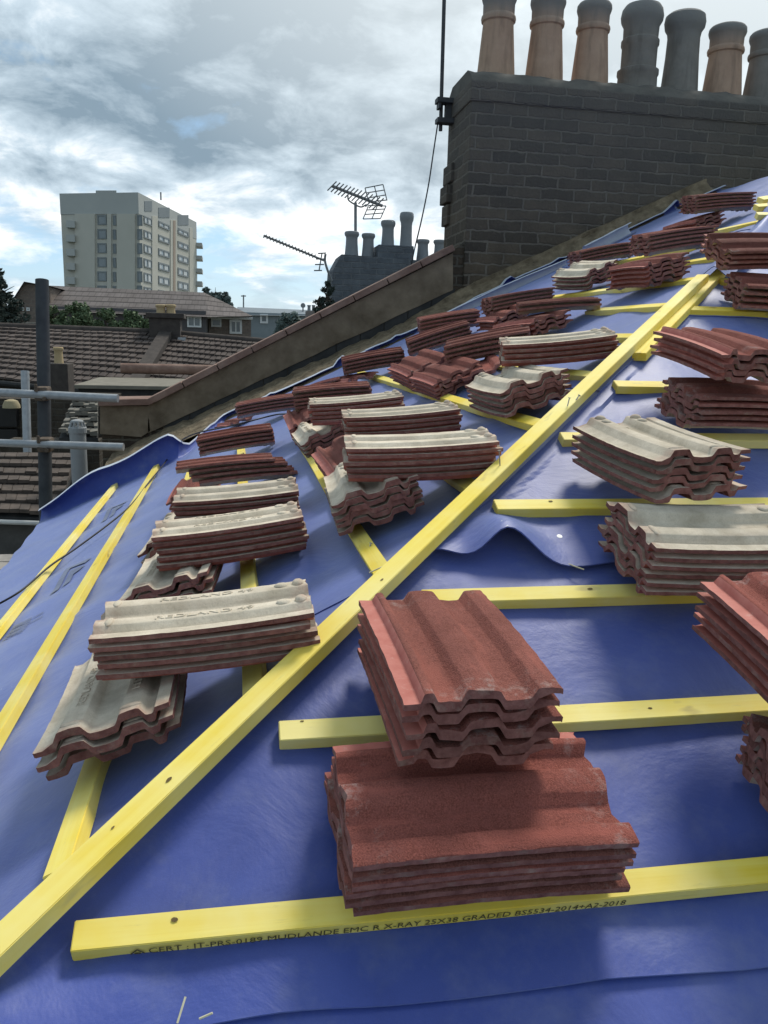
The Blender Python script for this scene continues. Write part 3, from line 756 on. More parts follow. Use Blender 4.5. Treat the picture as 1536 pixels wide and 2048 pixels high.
# coping, in pieces
def coping_piece(a, b, name='coping'):
    d = (b-a).normalized(); nrm = V((-d.z,0,d.x)); mb = MB(); c = (a+b)/2; L = (b-a).length/2-.004
    mb.box(V((c.x, YW+.14, c.z))+nrm*.022, d*L, V((0,.195,0)), nrm*.028); mb.build(name, M['coping'], pw, bevel=.007)
A, B = W(300,808), W(908,500); k = 9
for i in range(k): coping_piece(V((A.x,0,A.z)).lerp(V((B.x,0,B.z)), i/k), V((A.x,0,A.z)).lerp(V((B.x,0,B.z)), (i+1)/k))
A, B = W(198,810), W(302,808); coping_piece(V((A.x,0,A.z)), V((B.x,0,B.z)))
# stepped dark flashing under the band
mb = MB(); n = 12
for i in range(n):
    f0, f1 = i/n, (i+.97)/n; a = W(330,852).lerp(W(912,577), f0); b = W(330,852).lerp(W(912,577), f1); dz = .085+.03*random.random()
    d0 = .085+.035*noise.noise(V((i*1.7,1,1)))
    mb.prism([V((a.x,YW+.012,a.z+.004)), V((b.x,YW+.012,b.z+.004)), V((b.x,YW+.012,b.z-d0)), V((a.x,YW+.012,a.z-d0-.02))], (0,.015,0))
mb.build('flashing', M['lead'], pw)
# rough mortar fillet between the wall foot and the roof
mb = MB(); n = 140; rows = []
A, B = W(225,930), W(1405,398)
for i in range(n+1):
    f = i/n; c = V((A.x,0,A.z)).lerp(V((B.x,0,B.z)), f); x = c.x; zf = roofz(x, 99)
    r1_ = noise.noise(V((x*5,2,2))); r2_ = noise.noise(V((x*13,5,2)))
    nar = ss(.46,.60,f); hgt = (.075+.03*r1_+.02*r2_)*(1-nar)+(.15+.012*r1_)*nar; r3_ = noise.noise(V((x*27,1,8)))
    wd = 1-.62*nar; prof = [(YW+.03, hgt), (YW-.04+.015*r2_, hgt-.01+.01*r3_), (YW-.12*wd+.03*r1_, hgt*.7+.02*r2_+.012*r3_), (YW-.35*wd+.05*r2_*wd, .045+.025*r1_+.015*r3_), (YW-.72*wd+.06*r1_*wd, -.03)]
    rows.append([(x, y, zf+h) for y, h in prof])
for r_ in rows: mb.v += r_
for i in range(n):
    for j in range(4): mb.f.append((i*5+j, i*5+j+1, (i+1)*5+j+1, (i+1)*5+j)); mb.m.append(0)
mb.build('mortar_fillet', M['mortar'], pw, smooth=True)

ch = empty('chimney_stack', (4.2, 6.95, 1.0)); tag(ch, 'huge sooty brick chimney stack carrying the row of big clay pots', 'chimney')
M['sooty'] = brick('sooty_brick', (.056,.043,.030), (.135,.103,.069), (.20,.172,.135), .32, .098, .011, haze_top=(1.1, 3.0, (.20,.20,.198), .50), bump=.03)  # sooty brick; paler upper part is glare haze put into the colour
M['sootband'] = brick('soot_band_brick', (.075,.078,.081), (.098,.101,.104), (.125,.128,.13), .34, .112, .012, bump=.02)
cx0, cx1, cy0, cy1, ct = 2.345, 6.4, YW+.0, 7.36, W(950,152).z
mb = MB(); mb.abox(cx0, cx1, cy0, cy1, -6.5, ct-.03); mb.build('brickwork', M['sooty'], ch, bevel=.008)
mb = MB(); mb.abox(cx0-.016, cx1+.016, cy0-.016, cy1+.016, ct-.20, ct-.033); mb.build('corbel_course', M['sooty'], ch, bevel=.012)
# broken projecting bricks at the far left corner
mb = MB()
for k, (z_, h_, o_) in enumerate(((-.78,.17,.03),(-.96,.16,.055),(-1.16,.19,.03))):
    mb.abox(cx0-o_, cx0+.05, cy1-.30+.05*k, cy1+.018, ct+z_, ct+z_+h_)
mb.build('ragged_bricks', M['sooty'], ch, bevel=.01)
M['flaunch'] = simple('mortar_flaunching', (.085,.083,.078), (.15,.145,.13), 5, .95, .03)
mb = MB(); n = 60; ring = []
for i in range(n+1):
    x = cx0-.01+(cx1-cx0+.02)*i/n; a = .02*noise.noise(V((x*3,1,0)))+.012*noise.noise(V((x*9,1,3)))
    for (y, z) in ((cy0-.012, ct-.035), (cy0+.03, ct+.02+a), (cy0+.14, ct+.085+a*1.5), (cy1-.14, ct+.085+a), (cy1-.03, ct+.02), (cy1+.012, ct-.035)): mb.v.append((x, y, z))
for i in range(n):
    for j in range(5): mb.f.append((i*6+j, (i+1)*6+j, (i+1)*6+j+1, i*6+j+1)); mb.m.append(0)
    mb.f.append((i*6+5, (i+1)*6+5, (i+1)*6, i*6)); mb.m.append(0)
mb.f.append(tuple(range(6))); mb.f.append(tuple(n*6+k for k in range(5,-1,-1))); mb.m += [0,0]
mb.build('flaunching', M['flaunch'], ch, smooth=True)
def potmat(name, c1, c2):
    n = N(name, .85, .25); c = n.coord('Object', rnd=True); x,y,z = n.sep(n.tc.outputs['Object'])
    b = n.mix(n.ramp(n.noise(c, 6, 6, .65), [(.3,0),(.7,1)]), c1, c2)
    st = n.noise(n.coord(scale=(9,9,1.2)), 1.4, 5, .6)
    b = n.mix(n.ramp(st, [(.5,0),(.75,.5)]), b, (.07,.06,.05))
    top = n.ramp(z, [(.0,0),(.45,0),(.62,.95)]); b = n.mix(top, b, (.23,.23,.225))  # grey upper part, lightened so the colour carries glare haze
    n.bump(n.noise(c, 30, 5), .006, .6); return n.color(b)
M['terra'] = potmat('terracotta', (.40,.27,.20), (.50,.35,.26)); M['darkpot'] = potmat('dark_clay', (.20,.19,.175), (.27,.255,.235))
py_ = 6.95
POT = [ # base centre px, py(base), py(top), half width base px, kind
 (991,158,-20,38,'terra'), (1087,163,-8,38,'terra'), (1178,170,5,37,'terra'), (1272,186,12,38,'ringed'), (1356,200,28,37,'flare'), (1441,205,52,39,'terra'), (1522,212,64,39,'dark')]
PL = ['first terracotta chimney pot from the left, its top beyond the picture','second terracotta chimney pot from the left end of the big stack','third terracotta chimney pot, just left of the ringed dark one',
 'dark banded chimney pot with rings round its body','plain grey chimney pot with a flaring rim','terracotta chimney pot between two dark ones near the right edge','dark chimney pot cut off by the right edge']
def pot(px, pb, pt, hw, kind, label, Y=py_, mats=None, group=None, seg=28):
    b = atY(px, pb, Y); k = (b-CAM).dot(_f)/FOC; r = hw*k; H = (atY(px, pt, Y)-b).length
    rt_ = r*.80; z0 = -.06
    if kind in ('terra','dark'):
        pr = [(r*1.02,z0),(r,0),(r*.97,H*.1),(rt_,H*.60),(rt_,H*.625),(rt_*1.10,H*.64),(rt_*1.13,H*.67),(rt_*1.10,H*.70),(rt_*1.02,H*.715),(rt_*1.03,H*.84),(rt_*1.10,H*.875),(rt_*1.15,H*.91),(rt_*1.13,H*.955),(rt_*1.02,H*.985),(rt_*.86,H),(rt_*.80,H*.93)]
    elif kind == 'ringed':
        q = r*.90; pr = [(r*1.06,z0),(r*1.03,0),(r*1.0,H*.18),(r*1.06,H*.20),(r*1.06,H*.25),(q,H*.27),(q,H*.52),(q*1.07,H*.545),(q*1.07,H*.60),(q*.98,H*.62),(q*1.0,H*.76),(q*1.16,H*.82),(q*1.2,H*.88),(q*1.14,H*.95),(q*.98,H),(q*.9,H*.94)]
    else:
        q = r*.86; pr = [(r*1.06,z0),(r,0),(q,H*.5),(q*.97,H*.72),(q*1.02,H*.78),(q*1.18,H*.83),(q*1.24,H*.9),(q*1.18,H*.97),(q*1.0,H),(q*.92,H*.94)]
    mb = MB(); mb.lathe((0,0,0), pr, seg, 0, jit=.01)
    o = mb.build('chimney_pot', mats or M['terra' if kind == 'terra' else 'darkpot'], None, smooth=True); o.location = b
    return tag(o, label, 'chimney pot', group or 'pots on the big chimney stack')
for p_, l_ in zip(POT, PL): pot(*p_, l_)
# aerial pole strapped to the chimney corner, with its bracket and cable
M['iron'] = simple('dark_iron', (.045,.05,.058), (.07,.075,.082), 12, .6, .003)
ap = empty('aerial_pole', (2.2, 7.2, 2.6)); tag(ap, 'dark aerial pole strapped to the left corner of the big chimney', 'pole')
mb = MB(); mb.tube([atY(881,262,7.25), atY(890,-60,7.25)], .018, 10); mb.build('pole', M['iron'], ap, smooth=True)
mb = MB(); mb.box(atY(893,203,7.2), (.10,0,0), (0,.06,0), (0,0,.022)); mb.box(atY(893,243,7.2), (.10,0,0), (0,.06,0), (0,0,.022)); mb.box(atY(900,223,7.22), (.05,0,0), (0,.03,0), (0,0,.11)); mb.box(atY(878,207,7.2), (.012,0,0), (0,.05,0), (0,0,.05)); mb.build('bracket', M['iron'], ap, bevel=.004)
mb = MB(); mb.tube(smooth([atY(875,250,7.3), atY(866,310,7.3), atY(857,370,7.3), atY(843,440,7.3), atY(826,512,7.3), atY(818,560,7.4)]), .007, 6)
tag(mb.build('aerial_cable', M['iron'], None, smooth=True), 'thin aerial cable hanging down left of the big chimney', 'cable')

# ================================================================== SECOND CHIMNEY, AERIALS
Y2 = 14.0
c2 = empty('chimney_stack', (3.9, Y2, -6.5)); tag(c2, 'smaller dark chimney stack beyond the sloping parapet with six pots', 'chimney')
M['farbrick'] = brick('far_brick', (.135,.155,.18), (.16,.18,.205), (.19,.205,.225), .3, .10, .012)  # brick paled and blued, distance haze put into its colour
a = atY(662,700,Y2); b = atY(664,540,Y2); t_ = atY(672,508,Y2); rgt = atY(905,512,Y2)
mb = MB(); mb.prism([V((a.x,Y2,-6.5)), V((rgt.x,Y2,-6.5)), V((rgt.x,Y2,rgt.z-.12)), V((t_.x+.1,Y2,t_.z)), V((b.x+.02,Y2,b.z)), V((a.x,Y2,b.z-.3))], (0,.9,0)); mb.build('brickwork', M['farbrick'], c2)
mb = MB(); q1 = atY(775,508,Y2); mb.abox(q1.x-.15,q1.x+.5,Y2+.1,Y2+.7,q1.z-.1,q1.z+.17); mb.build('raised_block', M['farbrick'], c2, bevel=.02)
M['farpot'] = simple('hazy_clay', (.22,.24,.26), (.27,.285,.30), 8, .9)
for (px, pb, pt, hw, kd, lb) in ((703,512,463,14,'flare','leftmost squat pot of the smaller chimney, under the aerial'),(736,512,467,13,'flare','second squat pot of the smaller chimney'),(775,502,441,14,'flare','medium tall pot in the middle of the smaller chimney'),
     (811,515,425,13.5,'flare','tallest slim pot of the smaller chimney'),(845,517,479,12.5,'flare','squat pot right of the tallest one on the smaller chimney'),(878,517,480,12,'flare','last pot of the smaller chimney, next to the big stack')):
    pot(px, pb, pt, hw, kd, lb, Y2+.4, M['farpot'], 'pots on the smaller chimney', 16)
M['alu'] = simple('aerial_metal', (.17,.18,.19), (.24,.25,.26), 10, .5, metal=.3)
def bars(lst, Y, r):
    mb = MB()
    for (a_, b_) in lst: mb.tube([atY(*a_, Y if len(a_) < 3 else a_[2]), atY(*b_, Y)], r, 6)
    return mb
an = empty('tv_aerial', atY(711,465,Y2+.4)); tag(an, 'yagi tv aerial with grid reflector above the smaller chimney', 'aerial')
bars([((711,470),(711,405))], Y2+.4, .028).build('mast', M['alu'], an)
bars([((664,372),(765,412))], Y2+.4, .028).build('boom', M['alu'], an)
els = []
for k in range(14):
    f = k/13; x, y = 664+f*92, 372+f*36; s_ = 1+.25*f; els.append(((x-9*s_, y+9*s_), (x+9*s_, y-9*s_)))
bars(els, Y2+.38, .013).build('element_row', M['alu'], an)
g_ = [((730,376),(766,369)),((732,386),(769,380)),((735,396),(771,390)),((737,404),(774,400)),((730,376),(738,406)),((749,373),(757,404)),((766,369),(774,401)),((737,411),(772,412)),((733,420),(770,418)),((730,429),(766,426)),((726,438),(761,437)),((737,411),(726,438)),((755,411),(744,437)),((772,412),(761,437))]
bars(g_, Y2+.4, .010).build('reflector', M['alu'], an)
mb = MB(); mb.tube(smooth([atY(696,391,Y2+.4), atY(697,400,Y2+.4), atY(708,408,Y2+.4), atY(722,414,Y2+.4), atY(733,409,Y2+.4)],5), .014, 6); mb.build('clamp_arm', M['alu'], an)
an = empty('tv_aerial', atY(655,560,Y2)); tag(an, 'long thin tv aerial pointing left beside the smaller chimney', 'aerial')
mb = MB(); mb.tube(smooth([atY(664,562,Y2), atY(655,540,Y2), atY(650,522,Y2), atY(651,508,Y2)],5), .022, 6); mb.build('mast', M['alu'], an)
bars([((527,471),(648,521))], Y2, .020).build('boom', M['alu'], an)
els = []
for k in range(16):
    f = k/15; x, y = 530+f*98, 472.5+f*40; els.append(((x-3.5, y+3), (x+3.5, y-3)))
bars(els, Y2-.02, .010).build('element_row', M['alu'], an)
bars([((644,506),(638,542)),((636,507),(652,506)),((632,518),(652,518)),((630,529),(648,529)),((628,541),(644,541))], Y2, .012).build('reflector', M['alu'], an)

# ================================================================== SCAFFOLD, VENT, NEIGHBOUR'S LOW ROOF
M['galv'] = simple('galvanised_tube', (.27,.29,.31), (.40,.42,.44), 14, .45, .002, .5, metal=.35)
M['darktube'] = simple('weathered_tube', (.045,.050,.056), (.075,.080,.086), 9, .8, .003, .1)
M['rust'] = simple('rusty_coupler', (.06,.05,.04), (.15,.11,.08), 30, .8, .004)
DS = 6.3
p0, p1 = atD(92,1040,DS), atD(84,560,DS)
mb = MB(); mb.tube([V((p0.x,p0.y,-6.5)), V((p0.x,p0.y,p0.z)), p1], .050, 14)
tag(mb.build('scaffold_standard', M['darktube'], None, smooth=True), 'upright dark scaffold pole at the left', 'scaffold pole')
mb = MB(); mb.tube([atD(-60,782,DS-.16), atD(236,797,DS-.16)], .031, 14)
tag(mb.build('scaffold_ledger', M['galv'], None, smooth=True), 'upper horizontal scaffold tube at the left, clamped to the upright pole', 'scaffold tube', 'horizontal scaffold tubes')
mb = MB(); mb.tube([atD(-60,884,DS-.16), atD(247,894,DS-.16)], .029, 14)
tag(mb.build('scaffold_ledger', M['galv'], None, smooth=True), 'lower horizontal scaffold tube in front of the grey vent pipe', 'scaffold tube', 'horizontal scaffold tubes')
for px, py, lb in ((86,787,'rusty scaffold clamp on the upper tube'),(91,889,'rusty scaffold clamp on the lower tube')):
    cc = atD(px, py, DS-.10); t = empty('scaffold_clamp', cc); tag(t, lb, 'clamp', 'clamps on the scaffold pole')
    mb = MB(); mb.box(cc, (.050,0,0), (0,.075,0), (0,0,.052)); mb.build('body', M['rust'], t, bevel=.018)
    mb = MB(); mb.tube([cc+V((-.03,-.085,.02)), cc+V((-.03,-.085,.075))], .012, 8); mb.build('bolt', M['rust'], t)
    mb = MB(); mb.tube([cc+V((.03,-.08,-.03)), cc+V((.03,-.12,-.03))], .014, 8); mb.build('bolt', M['rust'], t)
mb = MB(); mb.tube([atD(50,742,9), atD(55,905,9)], .045, 10)
tag(mb.build('scaffold_standard', M['galv'], None, smooth=True), 'thin pale pole further away left of the dark scaffold pole', 'scaffold pole')
M['pvc'] = simple('grey_pvc', (.27,.285,.30), (.33,.345,.355), 4, .5, .002)
DV = 7.9; vb = atD(160,960,DV); vt = atD(160,853,DV); vp = empty('vent_pipe', (vb.x, vb.y, -1.5)); tag(vp, 'grey plastic soil vent pipe with caged top behind the lower scaffold tube', 'vent pipe')
mb = MB(); mb.tube([V((vb.x,vb.y,-3)), V((vb.x,vb.y,vt.z))], .075, 20); mb.build('pipe', M['pvc'], vp, smooth=True)
mb = MB(); H = atD(160,840,DV).z-vt.z
mb.lathe((vb.x,vb.y,vt.z-.05), [(.078,0),(.084,.002),(.084,.05),(.078,.06)], 20)
for k in range(10):
    w = 2*math.pi*k/10; c_, s_ = math.cos(w), math.sin(w); mb.tube([V((vb.x+.072*c_, vb.y+.072*s_, vt.z)), V((vb.x+.052*c_, vb.y+.052*s_, vt.z+H))], .009, 6)
mb.lathe((vb.x,vb.y,vt.z+H-.012), [(.055,0),(.058,.008),(.05,.022),(.02,.03)], 20); mb.build('cage', M['pvc'], vp)

def roofplane(name, pts, Ys, mat, parent, thick=.06):
    Q = [atY(px, py, Y) for (px, py), Y in zip(pts, Ys)]
    n = (Q[1]-Q[0]).cross(Q[3]-Q[0]).normalized(); n = n if n.z > 0 else -n
    mb = MB(); mb.prism(Q, -n*thick); return mb.build(name, mat, parent), Q
def tilesheet(name, A, B, C_, D_, rows, cols, mat, parent, th=.03, jit=.5):
    """A,B bottom left/right, C_,D_ top right/left: overlapping courses of separate-looking tiles, one mesh"""
    mb = MB(); n = (B-A).cross(D_-A).normalized(); n = n if n.z > 0 else -n; rr = random.Random(rows*31+cols)
    for i in range(rows):
        f0, f1 = i/rows, min(1, (i+1.25)/rows); o = (i%2)*.5
        for j in range(-1, cols):
            g0, g1 = max(0, (j+o)/cols), min(1, (j+1+o)/cols-.004)
            if g1 <= g0: continue
            a0, b0 = A.lerp(D_, f0), B.lerp(C_, f0); a1, b1 = A.lerp(D_, f1), B.lerp(C_, f1)
            u = th*(1+jit*rr.uniform(-.6,.6)); p = [a0.lerp(b0,g0), a0.lerp(b0,g1), a1.lerp(b1,g1), a1.lerp(b1,g0)]
            t0, t1 = u+th*.6, th*.35
            mb.quad([p[0]+n*t0, p[1]+n*t0*(1+.25*rr.uniform(-1,1)*jit), p[2]+n*t1, p[3]+n*t1])
            mb.quad([p[0]+n*(t0-th), p[1]+n*(t0-th), p[1]+n*t0, p[0]+n*t0])
            mb.quad([p[1]+n*(t0-th), p[2]+n*(t1-th), p[2]+n*t1, p[1]+n*t0])
    return mb.build(name, mat, parent, fix=False)
M['oldtile'] = simple('weathered_tiles', (.060,.050,.044), (.125,.10,.085), 7, .95, .008)
M['greytile'] = simple('lichen_tiles', (.12,.115,.10), (.22,.21,.185), 9, .95, .008)
M['greyboard'] = simple('grey_fascia', (.085,.082,.080), (.14,.135,.13), 6, .9, .004)
M['whitegutter'] = simple('white_gutter', (.55,.55,.53), (.65,.65,.63), 10, .5)
M['boards'] = simple('scaffold_boards', (.28,.26,.24), (.40,.37,.34), 14, .85, .004)
low_ = empty('lean_to', (-2, 7.5, -6.5)); tag(low_, 'low lean-to with weathered brown tile roof below the scaffold at the left', 'outbuilding')
A, B, Cc, Dd = atY(-60,1030,6.55), atY(118,1034,6.55), atY(152,908,8.3), atY(-60,906,8.3)
tilesheet('roof', A, B, Cc, Dd, 7, 9, M['oldtile'], low_, .035)
mb = MB(); mb.prism([A-V((0,0,.01)), B-V((0,0,.01)), Cc-V((0,0,.03)), Dd-V((0,0,.03))], (0,0,-.05)); mb.build('roof_base', M['lead'], low_)
mb = MB(); mb.abox(A.x, B.x, 6.66, 8.2, -6.5, A.z-.06); mb.build('wall', M['greyboard'], low_)
mb = MB(); mb.tube([A+V((0,-.05,-.04)), B+V((-.02,-.05,-.05))], .022, 8); mb.lathe(B+V((-.05,-.05,-.075)), [(.035,0),(.05,.02),(.045,.05),(.02,.06)], 10); mb.build('gutter', M['whitegutter'], low_)
bd = MB(); q = atY(20,1130,5.6)
for k in range(4): bd.abox(q.x-1.2, q.x+.22, 5.0+k*.24, 5.22+k*.24, q.z-.04, q.z)
tag(bd.build('scaffold_board', M['boards'], None, bevel=.004), 'grey scaffold boards beside the left eaves', 'scaffold boards')
# parapet end neighbours: mossy tile strip, low brick walls, flat roof edge
nb = empty('rear_extension', (-1.5, 10, -6.5)); tag(nb, 'brown brick rear extension with a mossy little tile roof behind the scaffold', 'outbuilding')
M['brownbrick'] = brick('brown_brick', (.095,.080,.062), (.065,.055,.045), (.10,.09,.075), .24, .085)
A, B, Cc, Dd = atY(118,872,8.6), atY(196,872,8.6), atY(196,800,10.2), atY(148,800,10.2)
tilesheet('roof', A, B, Cc, Dd, 7, 5, M['greytile'], nb, .045, .9)
mb = MB(); mb.prism([A-V((0,0,.02)), B-V((0,0,.02)), Cc-V((0,0,.02)), Dd-V((0,0,.02))], (0,0,-.05)); mb.build('roof_base', M['lead'], nb)
a = atY(-80,845,10.6); b = atY(215,800,10.6); mb = MB(); mb.abox(a.x, b.x, 10.6, 12.0, -6.5, b.z); mb.build('wall', M['brownbrick'], nb)
a = atY(30,900,8.9); b = atY(205,872,8.9); mb = MB(); mb.abox(a.x, b.x, 8.62, 8.9, -6.5, b.z-.02); mb.build('front_wall', M['brownbrick'], nb)
dk = MB()
for (x0,y0,x1,y1) in ((-40,812,33,852),(-40,858,36,880)):
    p = atY(x0,y1,10.5); q = atY(x1,y0,10.5); dk.abox(p.x, q.x, 10.45, 10.596, p.z, q.z)
dk.build('window', simple('dark_opening', (.012,.013,.014), (.02,.02,.022), 5, .3), nb)
dm = MB(); p = atY(22,800,10.3); dm.lathe(p-V((0,0,.16)), [(.11,.06),(.105,.10),(.08,.15),(.03,.17)], 16); tag(dm.build('rounded_cap', simple('pale_stone', (.30,.25,.15), (.4,.34,.22), 6, .9), None, smooth=True), 'pale rounded cap on the low wall left of the scaffold pole', 'wall cap')
fr = empty('flat_roof_shed', (0, 12.5, -6.5)); tag(fr, 'dark flat-roofed shed with pale edge behind the low end of the parapet', 'outbuilding')
a = atY(158,800,12.6); b = atY(345,776,12.6); mb = MB(); mb.abox(a.x, b.x+1, 12.6, 15, -6.5, b.z-.03); mb.build('wall', M['lead'], fr)
mb = MB(); mb.abox(a.x-.05, b.x+1.05, 12.52, 15, b.z-.03, b.z+.03); mb.build('roof_edge', simple('pale_flat_roof', (.16,.15,.12), (.24,.22,.18), 5, .9), fr, bevel=.01)
rd = MB(); a = atY(214,769,13.4); b = atY(336,771,13.4); rd.tube([V((a.x,15.2,a.z+.2)), V((b.x+.8,15.2,b.z+.2))], .10, 10); tag(rd.build('red_ridge', M['coping'], None, smooth=True), 'row of red ridge tiles just behind the flat roofed shed', 'ridge tiles')

# ================================================================== TERRACE BEHIND
M['btile'] = simple('brown_roof_tiles', (.055,.045,.042), (.125,.102,.092), 1.6, .95, .02)
M['ridge'] = simple('ridge_tile', (.045,.038,.036), (.08,.068,.06), 6, .9, .01)
YA, YE = 24.0, 19.6
def terr(label, rp, ep):
    """rp: ridge pixels (left, right); ep: eaves pixels"""
    t = empty('terraced_house', ((atY(*rp[0],YA).x+atY(*rp[1],YA).x)/2, YA, -6.5)); tag(t, label, 'house', 'houses of the terrace behind')
    r0, r1 = atY(*rp[0],YA), atY(*rp[1],YA); e0, e1 = atY(*ep[0],YE), atY(*ep[1],YE)
    n = 22; mb = MB()
    tilesheet('roof', e0, e1, r1, r0, 12, 34, M['btile'], t, .05, .45)
    back0, back1 = V((r0.x,2*YA-YE,e0.z)), V((r1.x,2*YA-YE,e1.z)); mb.quad([r0,r1,back1,back0]); 
    mb.build('rear_slope', M['btile'], t, fix=False)
    mb = MB(); mb.tube([r0+V((0,0,.02)), r1+V((0,0,.02))], .11, 10); mb.build('ridge', M['ridge'], t, smooth=True)
    mb = MB(); mb.prism([V((e0.x,YE+.25,-6.5)), V((e1.x,YE+.25,-6.5)), V((e1.x,YE+.25,e1.z+.05)), V((e0.x,YE+.25,e0.z+.05))], (0,2*(YA-YE)-.5,0)); mb.build('wall', M['brownbrick'], t)
    mb = MB(); mb.tube([e0+V((0,-.03,-.06)), e1+V((0,-.03,-.06))], .07, 8); mb.build('gutter', M['lead'], t)
    return t, r0, r1, e0, e1
ta, ra0, ra1, ea0, ea1 = terr('terraced house with brown tiled roof, left of the chimney with two yellow pots', ((-160,648),(334,667)), ((-330,728),(262,787)))
tb, rb0, rb1, eb0, eb1 = terr('terraced house with brown tiled roof, right of the chimney with two yellow pots', ((340,668),(700,700)), ((270,788),(640,830)))
mb = MB(); d_ = V((0,-.4,.9)); mb.prism([ra1+V((-.12,0,0)), ra1+V((.22,0,0)), ea1+V((.22,-.1,0)), ea1+V((-.12,-.1,0))], d_*.22)
tag(mb.build('party_wall', M['ridge'], None), 'dark party wall strip running down between the two brown roofs', 'party wall')
mb = MB(); p = atY(272,780,YE-.1); mb.abox(p.x-.24,p.x+.16,YE-.25,YE+.1,p.z-.3,p.z+.22); tag(mb.build('corbel_stone', M['greytile'], None, bevel=.03), 'pale corbel stone at the foot of the dark party wall strip', 'corbel')
cs = empty('chimney_stack', atY(335,700,YA)); tag(cs, 'short dark chimney with two yellow pots between the brown roofs', 'chimney')
p = atY(303,690,YA); q = atY(362,638,YA); mb = MB(); mb.abox(p.x, q.x, YA-.5, YA+.4, p.z-.6, q.z); mb.build('brickwork', M['ridge'], cs)
mb = MB(); mb.abox(p.x-.08, q.x+.12, YA-.58, YA+.45, q.z, q.z+.14); mb.build('cap', M['ridge'], cs, bevel=.02)
mb = MB(); r_ = atY(342,690,YA-.6); mb.prism([r_+V((-.05,0,-.5)), r_+V((.25,0,-.35)), r_+V((.42,0,.22)), r_+V((.2,0,.22))], (0,.06,0)); mb.build('flashing', M['galv'], cs)
M['ypot'] = simple('yellow_clay', (.42,.31,.17), (.52,.40,.24), 5, .85, .004)
for px, lb in ((322,'left yellow pot of the pair on the short dark chimney'),(342,'right yellow pot of the pair on the short dark chimney')):
    pot(px, 637, 609, 10, 'flare', lb, YA, M['ypot'], 'pair of yellow pots', 16)
cs = empty('chimney_stack', atY(118,750,18.5)); tag(cs, 'low dark chimney with one yellow pot right of the scaffold pole', 'chimney')
p = atY(96,775,18.5); q = atY(140,727,18.5); mb = MB(); mb.abox(p.x, q.x, 18.2, 18.9, -6.5, q.z); mb.build('brickwork', M['ridge'], cs, bevel=.02)
pot(118, 729, 694, 9.5, 'flare', 'single yellow pot on the low chimney right of the scaffold pole', 18.5, M['ypot'], 'single yellow pot', 16)
cs = empty('chimney_stack', atY(66,680,24.5)); tag(cs, 'grey chimney stub on the ridge left of the scaffold pole', 'chimney')
p = atY(57,690,24.5); q = atY(76,645,24.5); mb = MB(); mb.abox(p.x, q.x, 24.3, 24.9, p.z, q.z); mb.build('brickwork', M['greytile'], cs, bevel=.02)

# ------------------------------------------------------------------ houses further back
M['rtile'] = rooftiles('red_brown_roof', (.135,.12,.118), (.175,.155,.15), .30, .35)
M['pinkbrick'] = brick('pink_brick', (.24,.20,.17), (.21,.17,.145), (.26,.235,.21), .6, .2)
M['darkclad'] = simple('dark_cladding', (.085,.08,.085), (.11,.105,.108), 3, .9)
M['white'] = simple('white_frame', (.62,.64,.64), (.7,.72,.72), 5, .5)
M['glass'] = simple('window_glass', (.10,.125,.14), (.16,.19,.205), .8, .15, 0, .6)
M['curtain'] = simple('net_curtain', (.55,.58,.59), (.62,.65,.66), 1.5, .9)
def window(t, px0, py0, px1, py1, A, B, frame, bars_=1, curtain=False, w=.09, pane=None, out=.05):
    p = onwall(px0, py0, A, B); q = onwall(px1, py1, A, B); n = V((B.y-A.y, A.x-B.x, 0)).normalized(); n = n if n.dot(CAM-A) > 0 else -n
    d = (B-A); d.z = 0; d.normalize(); d = d if d.dot(q-p) > 0 else -d; W_ = (q-p).dot(d); H_ = p.z-q.z
    mb = MB()
    def bar(x0, x1, z0, z1): mb.box(q-d*W_+d*((x0+x1)/2)+V((0,0,(z0+z1)/2))+n*out*.6, d*((x1-x0)/2), n*(out*.6), V((0,0,(z1-z0)/2)))
    bar(0,w,0,H_); bar(W_-w,W_,0,H_); bar(w,W_-w,0,w); bar(w,W_-w,H_-w,H_)
    for k in range(bars_): x = w+(W_-2*w)*(k+1)/(bars_+1); bar(x-w*.3, x+w*.3, w, H_-w)
    f = mb.build('window', frame, t)
    mb = MB(); mb.box(q-d*W_/2+V((0,0,H_/2))+n*out*.4, d*(W_/2-w*.9), n*.01, V((0,0,H_/2-w*.9))); pn = mb.build('pane', pane or M['glass'], None); sub2(pn, f)
    if curtain:
        for x0, x1 in ((.55,.85),(.12,.26)):
            mb = MB(); mb.box(q-d*W_+d*W_*(x0+x1)/2+V((0,0,H_*.47))+n*(out*.4+.03), d*(W_*(x1-x0)/2), n*.008, V((0,0,H_*.34)))
            sub2(mb.build('curtain', M['curtain'], None), f)
    return f
def sub2(o, f):
    bpy.context.view_layer.update(); o.parent = f; o.matrix_parent_inverse = f.matrix_world.inverted()
YB = 46.0
hb = empty('house', atY(380,690,YB)); hb.location.z = -6.5; tag(hb, 'dark house with hipped brown roof and white windows below the tower block', 'house')
A, B = atY(262,700,YB), atY(412,700,YB); C2 = atY(500,700,YB+3)
mb = MB(); p = atY(110,640,YB); q = atY(412,622,YB); mb.abox(p.x, q.x, YB, YB+9, -6.5, q.z); mb.build('wall', M['darkclad'], hb)
mb = MB()
e0, e1, e2 = atY(100,622,YB-.5), atY(420,634,YB-.5), atY(505,632,YB+2.5); t0, t1 = atY(95,571,YB+5), atY(408,585,YB+5); t2 = atY(452,606,YB+6)
mb.quad([e0, e1, t1, t0]); mb.quad([e1, e2, t2, t1]); mb.quad([t0, t1, V((t1.x,YB+10,e0.z)), V((t0.x,YB+10,e0.z))]); mb.quad([t1,t2,e2,V((e2.x,YB+10,e2.z)),V((t1.x,YB+10,e0.z))])
